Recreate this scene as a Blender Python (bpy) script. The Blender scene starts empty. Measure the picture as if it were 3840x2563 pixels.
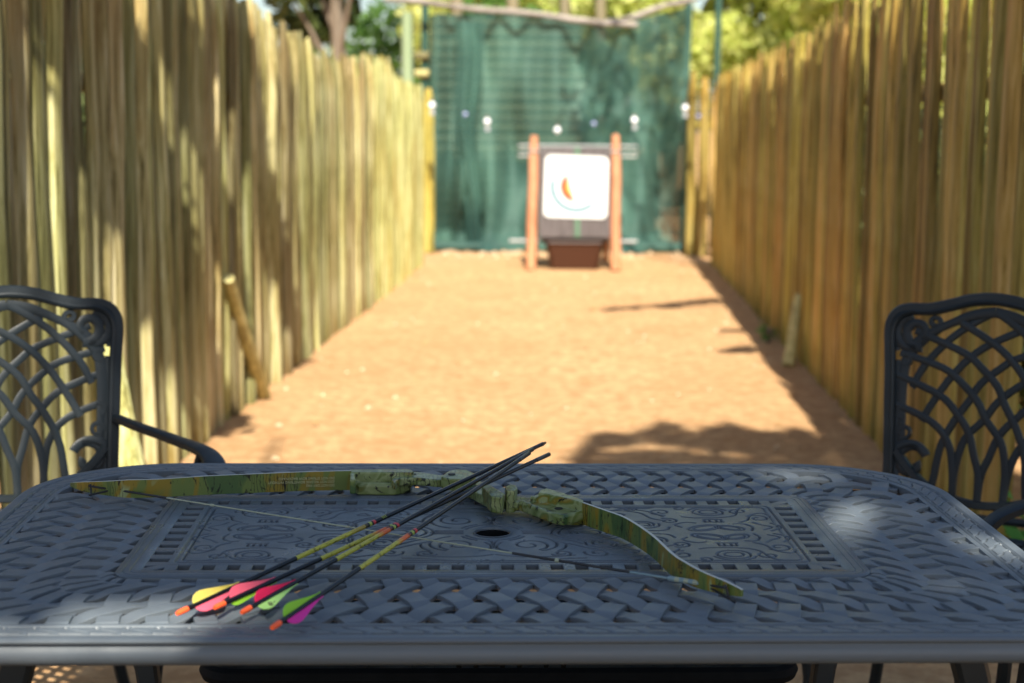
import bpy, bmesh, math, random
import numpy as np
from mathutils import Vector, Matrix
random.seed(7); rng = np.random.default_rng(7)
S = bpy.context.scene
C = S.collection

# ------------------------------------------------------------------ camera
F = 6000.0; H = 1.338; CX, CY = 1920.0, 1281.5
pitch = math.atan((CY - 450) / F); roll = math.radians(0.45)
fw = np.array([0, math.cos(pitch), -math.sin(pitch)]); up0 = np.array([0, math.sin(pitch), math.cos(pitch)]); rt0 = np.array([1., 0, 0])
rt = rt0 * math.cos(roll) + up0 * math.sin(roll); up = -rt0 * math.sin(roll) + up0 * math.cos(roll)
cam = bpy.data.cameras.new("camera"); co = bpy.data.objects.new("camera", cam); C.objects.link(co)
M = Matrix.Identity(4)
for i in range(3):
    M[i][0] = rt[i]; M[i][1] = up[i]; M[i][2] = -fw[i]
M[2][3] = H
co.matrix_world = M
cam.sensor_width = 36; cam.lens = 36 * F / 3840; cam.clip_end = 600; cam.clip_start = .05
cam.dof.use_dof = True; cam.dof.focus_distance = 2.5; cam.dof.aperture_fstop = 3.8; cam.dof.aperture_blades = 9
S.camera = co

# ------------------------------------------------------------------ light
sd = np.array([.065, -.91, 1.0]); sd /= np.linalg.norm(sd)          # towards the sun
el = math.asin(sd[2])
w = bpy.data.worlds.new("World"); S.world = w; w.use_nodes = True
nt = w.node_tree; bg = nt.nodes['Background']; sky = nt.nodes.new('ShaderNodeTexSky')
sky.sky_type = 'NISHITA'; sky.sun_disc = False; sky.sun_elevation = el; sky.sun_rotation = math.atan2(sd[0], sd[1])
sky.air_density = 1.0; sky.dust_density = 1.5
nt.links.new(sky.outputs[0], bg.inputs[0]); bg.inputs[1].default_value = .080
sl = bpy.data.lights.new("sun", 'SUN'); sl.energy = 5.0; sl.angle = math.radians(.53); sl.color = (1, .93, .8)
so = bpy.data.objects.new("sun", sl); C.objects.link(so)
so.rotation_euler = Vector(sd).to_track_quat('Z', 'Y').to_euler()
S.view_settings.view_transform = 'Standard'; S.view_settings.look = 'None'; S.view_settings.exposure = 1.17
S.render.engine = 'CYCLES'
S.cycles.transparent_max_bounces = 16

def ray(px, py): return fw + rt * (px - CX) / F - up * (py - CY) / F
def at(px, py, z):
    d = ray(px, py); t = (z - H) / d[2]; return np.array([0, 0, H]) + d * t
def atd(px, py, y):
    d = ray(px, py); return np.array([0, 0, H]) + d * (y / d[1])

# ------------------------------------------------------------------ materials
def mat(name, col=(.5, .5, .5), rough=.6, metallic=0, spec=.5):
    m = bpy.data.materials.new(name); m.use_nodes = True
    b = m.node_tree.nodes['Principled BSDF']
    b.inputs['Base Color'].default_value = (*col, 1); b.inputs['Roughness'].default_value = rough
    b.inputs['Metallic'].default_value = metallic; b.inputs['Specular IOR Level'].default_value = spec
    return m
def N(m, t, **k):
    n = m.node_tree.nodes.new(t)
    for a, v in k.items():
        if a in n.inputs: n.inputs[a].default_value = v
        else: setattr(n, a, v)
    return n
def L(m, a, b): m.node_tree.links.new(a, b)
def BS(m): return m.node_tree.nodes['Principled BSDF']
def coord(m, scale=(1, 1, 1), kind='Object', rot=(0, 0, 0)):
    tc = N(m, 'ShaderNodeTexCoord'); mp = N(m, 'ShaderNodeMapping'); mp.inputs['Scale'].default_value = scale; mp.inputs['Rotation'].default_value = rot
    L(m, tc.outputs[kind], mp.inputs[0]); return mp.outputs[0]
def ramp(m, fac, stops, interp='LINEAR'):
    r = N(m, 'ShaderNodeValToRGB'); cr = r.color_ramp; cr.interpolation = interp
    cr.elements.remove(cr.elements[-1]); cr.elements[0].position = 0.0
    for k_, (p, c) in enumerate(stops):
        e = cr.elements[0] if k_ == 0 else cr.elements.new(p)
        e.position = p; e.color = (*c, 1) if len(c) == 3 else c
    L(m, fac, r.inputs[0]); return r.outputs[0]
def noise(m, vec, scale, detail=4, rough=.55, dist=0):
    n = N(m, 'ShaderNodeTexNoise', Scale=scale, Detail=detail, Roughness=rough, Distortion=dist)
    L(m, vec, n.inputs['Vector']); return n.outputs['Fac']
def mix(m, fac, a, b, blend='MIX'):
    n = N(m, 'ShaderNodeMix'); n.data_type = 'RGBA'; n.blend_type = blend
    for sock, v in ((n.inputs[0], fac), (n.inputs[6], a), (n.inputs[7], b)):
        if hasattr(v, 'links') or hasattr(v, 'is_linked'): L(m, v, sock)
        elif isinstance(v, (int, float)): sock.default_value = v
        else: sock.default_value = (*v, 1)
    return n.outputs[2]
def bump(m, h, strength=.3, dist=.002):
    b = N(m, 'ShaderNodeBump', Strength=strength, Distance=dist); L(m, h, b.inputs['Height']); L(m, b.outputs[0], BS(m).inputs['Normal'])

def metal_mat(name, col, rough, dust=.25):
    m = mat(name, col, rough, 0, .5); v = coord(m)
    n1 = noise(m, v, 9, 6, .65); n2 = noise(m, v, 900, 2)
    f = ramp(m, n1, [(.42, (0, 0, 0)), (.75, (dust,) * 3)])
    c = mix(m, f, col, (.13, .135, .14))
    sp = ramp(m, noise(m, v, 160, 3, .7), [(.74, (0, 0, 0)), (.79, (.6,) * 3)])
    c = mix(m, sp, c, (.22, .2, .17) if dust > .05 else col); L(m, c, BS(m).inputs['Base Color'])
    r = ramp(m, noise(m, v, 14, 5), [(.3, (rough - .1,) * 3), (.7, (rough + .12,) * 3)]); L(m, r, BS(m).inputs['Roughness'])
    bump(m, n2, .35, .0006); return m
MT = metal_mat('cast_metal', (.108, .130, .150), .44); BS(MT).inputs['Specular IOR Level'].default_value = .42
MP = metal_mat('cast_metal_plate', (.080, .100, .120), .34, .06); BS(MP).inputs['Specular IOR Level'].default_value = .35
MC = metal_mat('chair_metal', (.0085, .0135, .0175), .42, .02); BS(MC).inputs['Specular IOR Level'].default_value = .3
MB = metal_mat('bench_metal', (.004, .005, .006), .7, .02); BS(MB).inputs['Specular IOR Level'].default_value = .1

def pole_mat(name, cols, low):
    m = mat(name, (.4, .35, .15), .75, 0, .25); v = coord(m, (1, 1, .035), 'Generated'); vo = coord(m, (1, 1, .05))
    oi = N(m, 'ShaderNodeObjectInfo')
    a = noise(m, vo, 38, 6, .7, .6)
    c = ramp(m, a, [(.36, cols[0]), (.48, cols[1]), (.64, cols[2])])
    b = noise(m, coord(m, (1, 1, .3)), 4.5, 3)
    c = mix(m, ramp(m, b, [(.45, (0, 0, 0)), (.7, (.65,) * 3)]), c, low)
    kn = ramp(m, noise(m, coord(m, (1, 1, .45)), 9, 3, .6), [(.70, (0, 0, 0)), (.78, (.7,) * 3)])
    c = mix(m, kn, c, (.12, .06, .02))
    hv = N(m, 'ShaderNodeHueSaturation'); L(m, c, hv.inputs['Color'])
    mr = N(m, 'ShaderNodeMapRange'); mr.inputs[3].default_value = .36; mr.inputs[4].default_value = 1.15; L(m, oi.outputs['Random'], mr.inputs[0]); L(m, mr.outputs[0], hv.inputs['Value'])
    ml = N(m, 'ShaderNodeMath', operation='MULTIPLY'); ml.inputs[1].default_value = 7.31; L(m, oi.outputs['Random'], ml.inputs[0])
    fr = N(m, 'ShaderNodeMath', operation='FRACT'); L(m, ml.outputs[0], fr.inputs[0])
    mh = N(m, 'ShaderNodeMapRange'); mh.inputs[3].default_value = .472; mh.inputs[4].default_value = .518; L(m, fr.outputs[0], mh.inputs[0]); L(m, mh.outputs[0], hv.inputs['Hue'])
    L(m, hv.outputs[0], BS(m).inputs['Base Color']); bump(m, a, .5, .004); return m
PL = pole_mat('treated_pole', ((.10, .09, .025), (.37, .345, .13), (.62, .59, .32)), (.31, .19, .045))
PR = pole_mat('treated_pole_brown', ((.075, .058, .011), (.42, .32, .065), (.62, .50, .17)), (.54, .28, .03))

def ground_mat():
    m = mat('soil', (.4, .24, .13), .95, 0, .15); v = coord(m)
    a = noise(m, v, .9, 5, .6); b = noise(m, v, 14, 6, .7)
    c = ramp(m, a, [(.3, (.55, .335, .165)), (.7, (.66, .425, .22))])
    c = mix(m, ramp(m, b, [(.42, (.8,) * 3), (.60, (0, 0, 0))]), c, (.40, .225, .105))
    g = ramp(m, noise(m, v, 60, 4, .7), [(.62, (0, 0, 0)), (.72, (.5,) * 3)])
    c = mix(m, g, c, (.28, .18, .11)); pt = ramp(m, noise(m, v, 2.6, 7, .75, .8), [(.50, (0, 0, 0)), (.60, (.45,) * 3)]); c = mix(m, pt, c, (.42, .225, .10)); L(m, c, BS(m).inputs['Base Color'])
    bump(m, noise(m, v, 35, 8, .75), .7, .03); return m
GM = ground_mat()
def leaf_mat(name, c1, c2, trans=.35):
    m = mat(name, c1, .55, 0, .3); oi = N(m, 'ShaderNodeNewGeometry')
    c = ramp(m, oi.outputs['Random Per Island'], [(0, c1), (1, c2)])
    L(m, c, BS(m).inputs['Base Color'])
    t = N(m, 'ShaderNodeBsdfTranslucent'); L(m, c, t.inputs[0]); ms = N(m, 'ShaderNodeMixShader'); ms.inputs[0].default_value = trans
    L(m, BS(m).outputs[0], ms.inputs[1]); L(m, t.outputs[0], ms.inputs[2]); L(m, ms.outputs[0], m.node_tree.nodes['Material Output'].inputs[0]); return m
LD = leaf_mat('dark_leaves', (.035, .055, .02), (.10, .13, .035))
LM = leaf_mat('mid_leaves', (.05, .12, .02), (.12, .22, .04))
LY = leaf_mat('yellow_green_leaves', (.50, .58, .13), (.78, .78, .32), .5)
BK = mat('bark', (.19, .15, .11), .9); bump(BK, noise(BK, coord(BK, (1, 1, .2)), 18, 5), .8, .02)
BY = mat('pale_bark', (.20, .17, .10), .9)

# ------------------------------------------------------------------ helpers
def tag(o, label=None, cat=None, group=None, kind=None):
    if label: o['label'] = label
    if cat: o['category'] = cat
    if group: o['group'] = group
    if kind: o['kind'] = kind
    return o
def thing(name, label, cat, loc=(0, 0, 0), rz=0, group=None, rx=0):
    o = bpy.data.objects.new(name, None); C.objects.link(o); o.location = loc; o.rotation_euler = (rx, 0, rz)
    o.empty_display_size = .1
    return tag(o, label, cat, group)
class MBd:
    def __init__(s): s.v = []; s.f = []
    def add(s, vs, fs):
        o = len(s.v); s.v += [tuple(map(float, p)) for p in vs]; s.f += [tuple(i + o for i in f) for f in fs]; return s
    def box(s, c, d, rz=0, taper=1):
        cx, cy, cz = c; hx, hy, hz = d[0] / 2, d[1] / 2, d[2] / 2; ca, sa = math.cos(rz), math.sin(rz); vs = []
        for z in (-1, 1):
            k = taper if z > 0 else 1
            for x, y in ((-1, -1), (1, -1), (1, 1), (-1, 1)):
                X, Y = x * hx * k, y * hy * k; vs.append((cx + X * ca - Y * sa, cy + X * sa + Y * ca, cz + z * hz))
        return s.add(vs, [(0, 3, 2, 1), (4, 5, 6, 7), (0, 1, 5, 4), (1, 2, 6, 5), (2, 3, 7, 6), (3, 0, 4, 7)])
    def tube(s, pts, r, n=8, closed=False, sq=None, upv=None):
        """sweep; r radius or list; sq=(a,b) rectangular-ish half sizes scale"""
        P = [np.array(p, float) for p in pts]; m = len(P); vs = []
        u = None
        for i in range(m):
            a = P[i - 1] if (i or closed) else P[0]; b = P[(i + 1) % m] if (i < m - 1 or closed) else P[-1]
            t = b - a; t /= (np.linalg.norm(t) + 1e-12)
            if upv is not None: u = np.array(upv, float)
            elif u is None: u = np.array([0, 0, 1.]) if abs(t[2]) < .9 else np.array([1., 0, 0])
            u = u - t * (u @ t); u /= (np.linalg.norm(u) + 1e-12); w_ = np.cross(t, u)
            R = r[i] if hasattr(r, '__len__') else r
            if sq is None:
                for k in range(n):
                    q = 2 * math.pi * k / n; vs.append(P[i] + u * R * math.cos(q) + w_ * R * math.sin(q))
            else:
                A, B = sq(i) if callable(sq) else sq; c_ = .72
                for x, y in ((1, c_), (c_, 1), (-c_, 1), (-1, c_), (-1, -c_), (-c_, -1), (c_, -1), (1, -c_)):
                    vs.append(P[i] + u * A * x + w_ * B * y)
        if sq is not None: n = 8
        fs = []
        for i in range(m if closed else m - 1):
            for k in range(n):
                a = i * n + k; b = i * n + (k + 1) % n; j = ((i + 1) % m) * n
                fs.append((a, b, j + (k + 1) % n, j + k))
        if not closed: fs.append(tuple(range(n))[::-1]); fs.append(tuple(range((m - 1) * n, m * n)))
        return s.add(vs, fs)
    def prism(s, poly, z0, z1):
        n = len(poly); vs = [(p[0], p[1], z0) for p in poly] + [(p[0], p[1], z1) for p in poly]
        return s.add(vs, [tuple(range(n))[::-1], tuple(range(n, 2 * n))] + [(i, (i + 1) % n, n + (i + 1) % n, n + i) for i in range(n)])
    def build(s, name, m, parent=None, smooth=True, bevel=0, fix=True):
        me = bpy.data.meshes.new(name); me.from_pydata(s.v, [], s.f); 
        if fix:
            bm = bmesh.new(); bm.from_mesh(me); bmesh.ops.recalc_face_normals(bm, faces=bm.faces); bm.to_mesh(me); bm.free()
        if m: me.materials.append(m)
        o = bpy.data.objects.new(name, me); C.objects.link(o)
        if parent: o.parent = parent
        if smooth:
            me.polygons.foreach_set('use_smooth', [True] * len(me.polygons)); me.set_sharp_from_angle(angle=math.radians(38))
        if bevel:
            b = o.modifiers.new('bevel', 'BEVEL'); b.width = bevel; b.segments = 2; b.limit_method = 'ANGLE'
        return o
def quads(name, V, m, parent=None):
    """V: (n,4,3) array of quads"""
    n = len(V); me = bpy.data.meshes.new(name)
    me.vertices.add(n * 4); me.vertices.foreach_set('co', V.reshape(-1).astype(np.float32))
    me.loops.add(n * 4); me.loops.foreach_set('vertex_index', np.arange(n * 4, dtype=np.int32))
    me.polygons.add(n); me.polygons.foreach_set('loop_start', np.arange(n, dtype=np.int32) * 4); me.polygons.foreach_set('loop_total', np.full(n, 4, np.int32))
    me.update(calc_edges=True); me.materials.append(m)
    o = bpy.data.objects.new(name, me); C.objects.link(o)
    if parent: o.parent = parent
    return o
def leafquads(P, size, asp=.5):
    n = len(P); a = rng.normal(size=(n, 3)); a /= np.linalg.norm(a, axis=1)[:, None]
    b = rng.normal(size=(n, 3)); b -= a * (a * b).sum(1)[:, None]; b /= np.linalg.norm(b, axis=1)[:, None]
    s = (size * rng.uniform(.6, 1.3, n))[:, None]; c = np.cross(a, b) * s * .12
    return np.stack([P - a * s, P - b * s * asp + c, P + a * s, P + b * s * asp + c], 1)
def smooth_path(pts, n=8):
    P = [np.array(p, float) for p in pts]; out = []
    for i in range(len(P) - 1):
        p0 = P[max(i - 1, 0)]; p1 = P[i]; p2 = P[i + 1]; p3 = P[min(i + 2, len(P) - 1)]
        for k in range(n):
            t = k / n; out.append(.5 * ((2 * p1) + (-p0 + p2) * t + (2 * p0 - 5 * p1 + 4 * p2 - p3) * t * t + (-p0 + 3 * p1 - 3 * p2 + p3) * t ** 3))
    out.append(P[-1]); return out

# ------------------------------------------------------------------ ground
g = MBd(); n = 90; X = np.linspace(-1, 1, n); X = np.sign(X) * np.abs(X) ** 2.2
for i in range(n):
    for j in range(n):
        x = X[i] * 140; y = 8 + X[j] * 190
        z = .018 * math.sin(x * 1.9 + y * .8) * math.sin(y * 1.3 - x * .4) * .5 if abs(x) < 20 else 0
        g.v.append((x, y, z - .006))
for i in range(n - 1):
    for j in range(n - 1): g.f.append((i * n + j, (i + 1) * n + j, (i + 1) * n + j + 1, i * n + j + 1))
tag(g.build('ground', GM), kind='structure')

# ------------------------------------------------------------------ fences
def lx(y): return -1.335 + .0545 * (y - 6.31)
def rx(y): return 1.553 + .0428 * (y - 6.69)
def pole_mesh(wd, hgt, depth, taper, lean=(0, 0), seg=9, point=.5):
    mb = MBd(); vs = []; ph = random.uniform(0, 6); am = random.uniform(.002, .012)
    K = 10
    for i in range(seg + 1):
        t = i / seg; z = hgt * t; q_ = max(0., (t - .86) / .14); k = 1 - (taper * q_ if point == .45 else taper * t); wob = am * math.sin(ph + t * 5.5) + .004 * math.sin(ph * 3 + t * 17)
        if i == seg: k *= point
        for q in range(K):
            a = math.pi * 2 * q / K
            y = math.cos(a) * wd / 2 * k; x = math.sin(a) * depth * k
            if x < 0: x *= .35
            vs.append((x + wob * .6 + lean[0] * t, y + wob + lean[1] * t, z))
        if i == seg - 1:
            pass
    fs = []
    for i in range(seg):
        for q in range(K): fs.append((i * K + q, i * K + (q + 1) % K, (i + 1) * K + (q + 1) % K, (i + 1) * K + q))
    fs += [tuple(range(K))[::-1], tuple(range(seg * K, seg * K + K))]
    return mb.add(vs, fs)
def hl(y):
    return float(np.interp(y, [3, 6.5, 7.5, 8.5, 9.6, 10.8, 11.7, 12.6, 13.3, 15], [2.1, 2.05, 1.92, 1.83, 1.765, 1.76, 1.80, 1.80, 1.68, 1.62]))
def hr(y):
    return float(np.interp(y, [4, 6.6, 7.5, 10.7, 14.8], [2.02, 2.0, 1.92, 1.83, 1.775]))
def fence(name, label, line, hf, y0, y1, side, m, w0, w1, tap):  # pole by pole
    t = thing(name, label, 'fence', (line(y0), y0, 0))
    y = y0; items = []
    ang = math.atan(.0545 if side > 0 else .0428)
    while y < y1:
        near = max(0, 1 - (y - y0) / 4)
        wd = random.uniform(w0, w1) * (1 + .25 * near)
        items.append((y + wd / 2, wd)); y += wd * random.uniform(.90, 1.05)
    rest = MBd()
    for i, (yc, wd) in enumerate(items):
        lean = (random.uniform(-.02, .02), random.uniform(-.03, .03) if side > 0 else random.uniform(-.012, .012))
        mb = pole_mesh(wd * (1.02 if side > 0 else 1.05), hf(yc) + random.uniform(-.05, .04), random.uniform(.028, .05) if side > 0 else random.uniform(.018, .030), random.uniform(*tap), lean, point=(.5 if side > 0 else .45))
        # orientation: bulge (local +x) faces the corridor
        X = line(yc) + random.uniform(-.020, .020) * (1 if side > 0 else .6)
        if i < 99:
            o = mb.build('pole', m, t); o.location = (X - t.location.x, yc - t.location.y, -.02); o.rotation_euler = (0, 0, (0 if side > 0 else math.pi) + random.uniform(-.25, .25) * (1 if side > 0 else .3))
        else:
            ca = 1 if side > 0 else -1
            rest.add([(v[0] * ca + X - t.location.x, v[1] * ca + yc - t.location.y, v[2] - .02) for v in mb.v], mb.f)
    if rest.v:
        o = rest.build('pole_row', m, t); tag(o, kind='stuff')
    for z in (.45, 1.45):
        r = MBd(); r.tube([(line(q) - t.location.x - side * .045, q - t.location.y, z) for q in (y0, (y0 + y1) / 2, y1)], .035, 8); r.build('rail', m, t)
    return t
fl = fence('pole_fence', 'sunlit yellow-green pole fence along the left of the range', lx, hl, 3.9, 14.9, 1, PL, .050, .105, (.03, .2))
fr = fence('pole_fence', 'shaded brown pole fence along the right of the range', rx, hr, 4.62, 15.2, -1, PR, .052, .105, (.10, .50))
# loose leaning poles
def loose(name, label, p0, p1, r, m):
    p0, p1 = np.array(p0), np.array(p1); d = p1 - p0
    mb = MBd(); pts = [d * k / 5 + np.array([.003 * math.sin(k * 1.4), 0, 0]) for k in range(6)]
    mb.tube(pts, [r * (1 - .06 * k) for k in range(6)], 8)
    o = mb.build(name, m); o.location = p0; tag(o, label, 'pole')
PLL = mat('pale_split_wood', (.5, .45, .2), .8); L(PLL, ramp(PLL, noise(PLL, coord(PLL, (1, 1, .06)), 30, 5, .65), [(.32, (.24, .20, .07)), (.55, (.50, .45, .19)), (.7, (.60, .55, .27))]), BS(PLL).inputs['Base Color'])
loose('wooden_pole', 'loose yellow pole leaning out from the foot of the left fence', at(948, 1488, 0) + np.array([.055, -.02, 0]), atd(856, 1045, 6.98), .038, PLL)
loose('wooden_pole', 'broad pale pole leaning beside the left chair\'s armrest', (lx(5.2) + .17, 5.15, 0), (lx(5.2) + .06, 5.25, .62), .05, PL)
loose('wooden_pole', 'short brown pole leaning against the foot of the right fence', at(2955, 1375, 0), atd(2995, 1110, 9.0), .036, PLL)

# end fences beside the net
def endfence(name, label, x0, x1, y, h, m):
    t = thing(name, label, 'fence', (x0, y, 0)); x = 0
    while x < x1 - x0:
        wd = random.uniform(.09, .14); mb = pole_mesh(wd, h + random.uniform(-.04, .04), .05, .1)
        o = mb.build('pole', m, t); o.location = (x, random.uniform(-.02, .02), 0); o.rotation_euler = (0, 0, -math.pi / 2 + random.uniform(-.3, .3)); x += wd * random.uniform(1.05, 1.45)
    r = MBd(); r.tube([(0, .07, 1.3), (x1 - x0, .07, 1.3)], .04); r.build('rail', m, t)
endfence('end_fence', 'short pole fence closing the range to the right of the net', 1.78, 2.45, 16.1, 1.8, PR)
endfence('end_fence', 'short pole fence closing the range to the left of the net', -1.35, -.80, 16.2, 1.62, PR)

# plank wall behind the net
GW = mat('green_planks', (.30, .38, .22), .8); L(GW, ramp(GW, noise(GW, coord(GW, (.3, 1, 6)), 3, 5), [(.3, (.11, .14, .08)), (.7, (.17, .20, .11))]), BS(GW).inputs['Base Color'])
t = thing('plank_wall', 'pale green horizontal log wall seen through the net', 'wall', (0, 18.0, 0))
for k in range(21):
    r = MBd(); z = .08 + k * .115; x1 = .75 + (.9 if k < 8 else 0) + random.uniform(-.05, .05)
    z += random.uniform(-.012, .012); r.tube([(-.88, random.uniform(-.01, .01), z), (-.3, 0, z + .005), (x1, 0, z)], [.060, .062, .061], 8); r.build('log', GW, t)
for x in (-.8, .5):
    r = MBd(); r.tube([(x, .09, 0), (x, .09, 2.5)], .05); r.build('post', GW, t)

# posts and poles of the net frame
PG = mat('pale_green_post', (.40, .50, .30), .8); L(PG, ramp(PG, noise(PG, coord(PG, (1, 1, .1)), 20, 5), [(.3, (.17, .24, .12)), (.7, (.28, .34, .2))]), BS(PG).inputs['Base Color'])
DG = mat('dark_green_paint', (.02, .07, .05), .6)
r = MBd(); r.tube([(0, 0, 0), (.01, 0, 1.2), (0, 0, 2.40)], [.065, .06, .057], 12); p = atd(1527, 500, 16.4); o = r.build('timber_post', PG); o.location = (p[0], 16.4, 0); tag(o, 'pale green round post standing left of the net', 'post')
t = thing('timber_post', 'dark green frame post at the left edge of the net', 'post', (-.92, 16.75, 0))
r = MBd(); r.tube([(0, 0, 0), (0, 0, 2.55)], .04, 10); r.build('shaft', DG, t)
for z in (1.98, 1.80):
    r = MBd(); r.tube([(-.10, -.05, z), (.05, -.05, z)], .045, 10); r.build('log_end', PL, t)
p = atd(2690, 100, 17.2)
r = MBd(); r.tube([(0, 0, 0), (.01, 0, 3.1)], .035, 10); o = r.build('net_pole', DG); o.location = (p[0], 17.2, 0); tag(o, 'thin dark green pole standing behind the right fence', 'pole')
r = MBd(); r.tube([(0, 0, 0), (.0, 0, 2.62)], .032, 10); o = r.build('net_pole', DG); o.location = (1.80, 16.9, 0); tag(o, 'dark green pole at the right edge of the net', 'pole')
WG = mat('weathered_grey_wood', (.42, .38, .33), .8); L(WG, ramp(WG, noise(WG, coord(WG, (.3, 1, 1)), 14, 6, .7), [(.35, (.10, .08, .06)), (.65, (.36, .32, .28))]), BS(WG).inputs['Base Color'])
def beam(name, label, a, b, r0, m):
    a, b = np.array(a), np.array(b); mb = MBd(); d = b - a
    mb.tube([d * k / 8 + np.array([0, .01 * math.sin(k * 2), .012 * math.sin(k * 1.7)]) for k in range(9)], [r0 * (1 + .12 * math.sin(k * 2.3)) for k in range(9)], 10)
    o = mb.build(name, m); o.location = a; tag(o, label, 'beam')
beam('top_beam', 'pale weathered branch sloping down along the net top', atd(1440, -5, 16.5), atd(2390, 98, 16.5), .032, WG)
beam('top_beam', 'darker branch rising to the right along the net top', atd(2230, 105, 16.62), atd(2660, -25, 16.62), .030, WG)

# ------------------------------------------------------------------ net
nm = mat('shade_net', (.04, .17, .14), .8); nm.node_tree.nodes.remove(BS(nm)) if False else None
b = BS(nm); b.inputs['Roughness'].default_value = .7
cN = ramp(nm, noise(nm, coord(nm), 1.1, 4), [(.3, (.030, .090, .078)), (.7, (.088, .205, .158))]); L(nm, cN, b.inputs['Base Color'])
tr = N(nm, 'ShaderNodeBsdfTransparent'); tl = N(nm, 'ShaderNodeBsdfTranslucent'); L(nm, cN, tl.inputs[0])
m1 = N(nm, 'ShaderNodeMixShader'); m1.inputs[0].default_value = .35; L(nm, b.outputs[0], m1.inputs[1]); L(nm, tl.outputs[0], m1.inputs[2])
m2 = N(nm, 'ShaderNodeMixShader'); m2.inputs[0].default_value = .15; L(nm, m1.outputs[0], m2.inputs[1]); L(nm, tr.outputs[0], m2.inputs[2])
L(nm, m2.outputs[0], nm.node_tree.nodes['Material Output'].inputs[0])
nb = MBd(); nx, nz = 120, 60; x0, x1 = -.87, 1.80
for j in range(nz + 1):
    v = j / nz
    for i in range(nx + 1):
        u = i / nx; top = float(np.interp(u, [0, .06, .4, .62, .72, .85, 1], [2.38, 2.40, 2.42, 2.30, 2.30, 2.40, 2.50]))
        z = .01 + (top - .01) * v
        x = x0 + (x1 - x0) * u + .06 * math.sin(v * 3.1) * (1 - u) * math.sin(u * 9) + .05 * (1 - v) * math.sin(u * 23) * .3
        edge = math.exp(-(u / .13) ** 2)
        y = 16.62 + .06 * math.sin(u * 21 + v * 2.2) * (1.1 - v * .6) + .05 * math.sin(u * 47 - v * 4) * (1 - v) + .13 * math.sin(u * 13 + v * 5 + 1.2) * (1.05 - v) + .05 * math.sin(u * 52 - v * 3) + .04 * math.sin(u * 33 + v * 9) + .10 * math.sin((u - .5 * v) * 15) * (1 - v) ** 1.2 * .8 - .10 * edge * math.sin(u * 60) + .02 * math.sin(v * 14 + u * 5)
        if v < .06: y -= (.06 - v) * 3.2
        nb.v.append((x, y, z))
for j in range(nz):
    for i in range(nx): a = j * (nx + 1) + i; nb.f.append((a, a + 1, a + nx + 2, a + nx + 1))
tn = thing('shade_net', 'dark green shade net hanging across the far end of the range', 'net')
o = nb.build('net_sheet', nm, tn, fix=False)
nb = MBd()     # doubled fold down the left
for j in range(40):
    v = j / 39
    for i in range(13):
        u = i / 12; nb.v.append((-.62 + .10 * (1 - v) ** 2 + u * .30 - .16 * (1 - v) * (u - .3) + .03 * math.sin(v * 9), 16.42 + .05 * math.sin(u * 9 + v * 2) , .02 + 2.30 * v))
for j in range(39):
    for i in range(12): a = j * 13 + i; nb.f.append((a, a + 1, a + 14, a + 13))
nb.build('net_fold', nm, tn, fix=False)
r = MBd(); r.tube([(-.9, 16.38, .05), (0.2, 16.35, .045), (1.0, 16.36, .05), (1.85, 16.38, .055)], [.05, .045, .05, .05], 8); r.build('rolled_hem', nm, tn)

# bulbs on a sagging cord in front of the net
WH = mat('white_glass', (.85, .87, .9), .12, 0, .8)
BLU = mat('blue_glass', (.22, .25, .45), .15, 0, .6)
PDT = mat('pale_plastic', (.34, .34, .36), .5)
CRD = mat('cord_green', (.03, .06, .05), .6)
bul = [(1538, 369, 0, 'small bluish bulb in front of the left fence end'), (1620, 397, 1, 'pale yellow-white bulb hanging at the net\'s left edge'), (1745, 431, 0, 'small bluish bulb in front of the net near its left side'),
       (1827, 458, 1, 'white bulb hanging left of the target stand'), (2090, 490, 1, 'clear bulb hanging lowest, above the left target upright'), (2227, 466, 0, 'small bluish bulb hanging above the target panel'),
       (2379, 453, 1, 'brightest white bulb hanging right of the target stand'), (2569, 407, 1, 'pale yellow-white bulb hanging at the net\'s right edge'), (2619, 438, 0, 'small bluish bulb in front of the right end fence')]
cp = []
for px, py, k, lb in bul:
    p = atd(px, py, 15.6); cp.append(p + np.array([0, 0, .045 if k else .02]))
    t = thing('hanging_bulb', lb, 'bulb', p, group='bulbs strung across the net')
    mb = MBd(); R = .032 if k else .024; m = WH if k else BLU
    prof = [(0, -R * 1.0), (R * .6, -R * .8), (R, 0), (R * .8, R * .6), (R * .42, R * 1.0), (R * .4, R * 1.1)]
    vs = []; K = 14
    for (a, z) in prof:
        for q in range(K): vs.append((a * math.cos(q * 2 * math.pi / K), a * math.sin(q * 2 * math.pi / K), z))
    mb.add(vs, [(i * K + q, i * K + (q + 1) % K, (i + 1) * K + (q + 1) % K, (i + 1) * K + q) for i in range(5) for q in range(K)]); mb.build('glass', m, t)
    mb = MBd(); mb.tube([(0, 0, R * 1.0), (0, 0, R * 1.9)], R * .42, 10); mb.build('socket', CRD if not k else WG, t)
    if k and px not in (2090,):
        mb = MBd(); mb.tube([(0.004, 0, -R * 1.2), (.004, 0, -R * 1.3 - .045)], [R * .55, R * .75], 10); mb.build('pendant', PDT, t)
cp = sorted(cp, key=lambda q: q[0]); cp = [cp[0] + np.array([-.15, 0, .07])] + cp + [cp[-1] + np.array([.12, 0, .05])]
mb = MBd(); mb.tube(smooth_path(cp, 4), .003, 5); tag(mb.build('light_cord', CRD), 'thin dark cord sagging across the net and carrying bulbs', 'cord')

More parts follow.
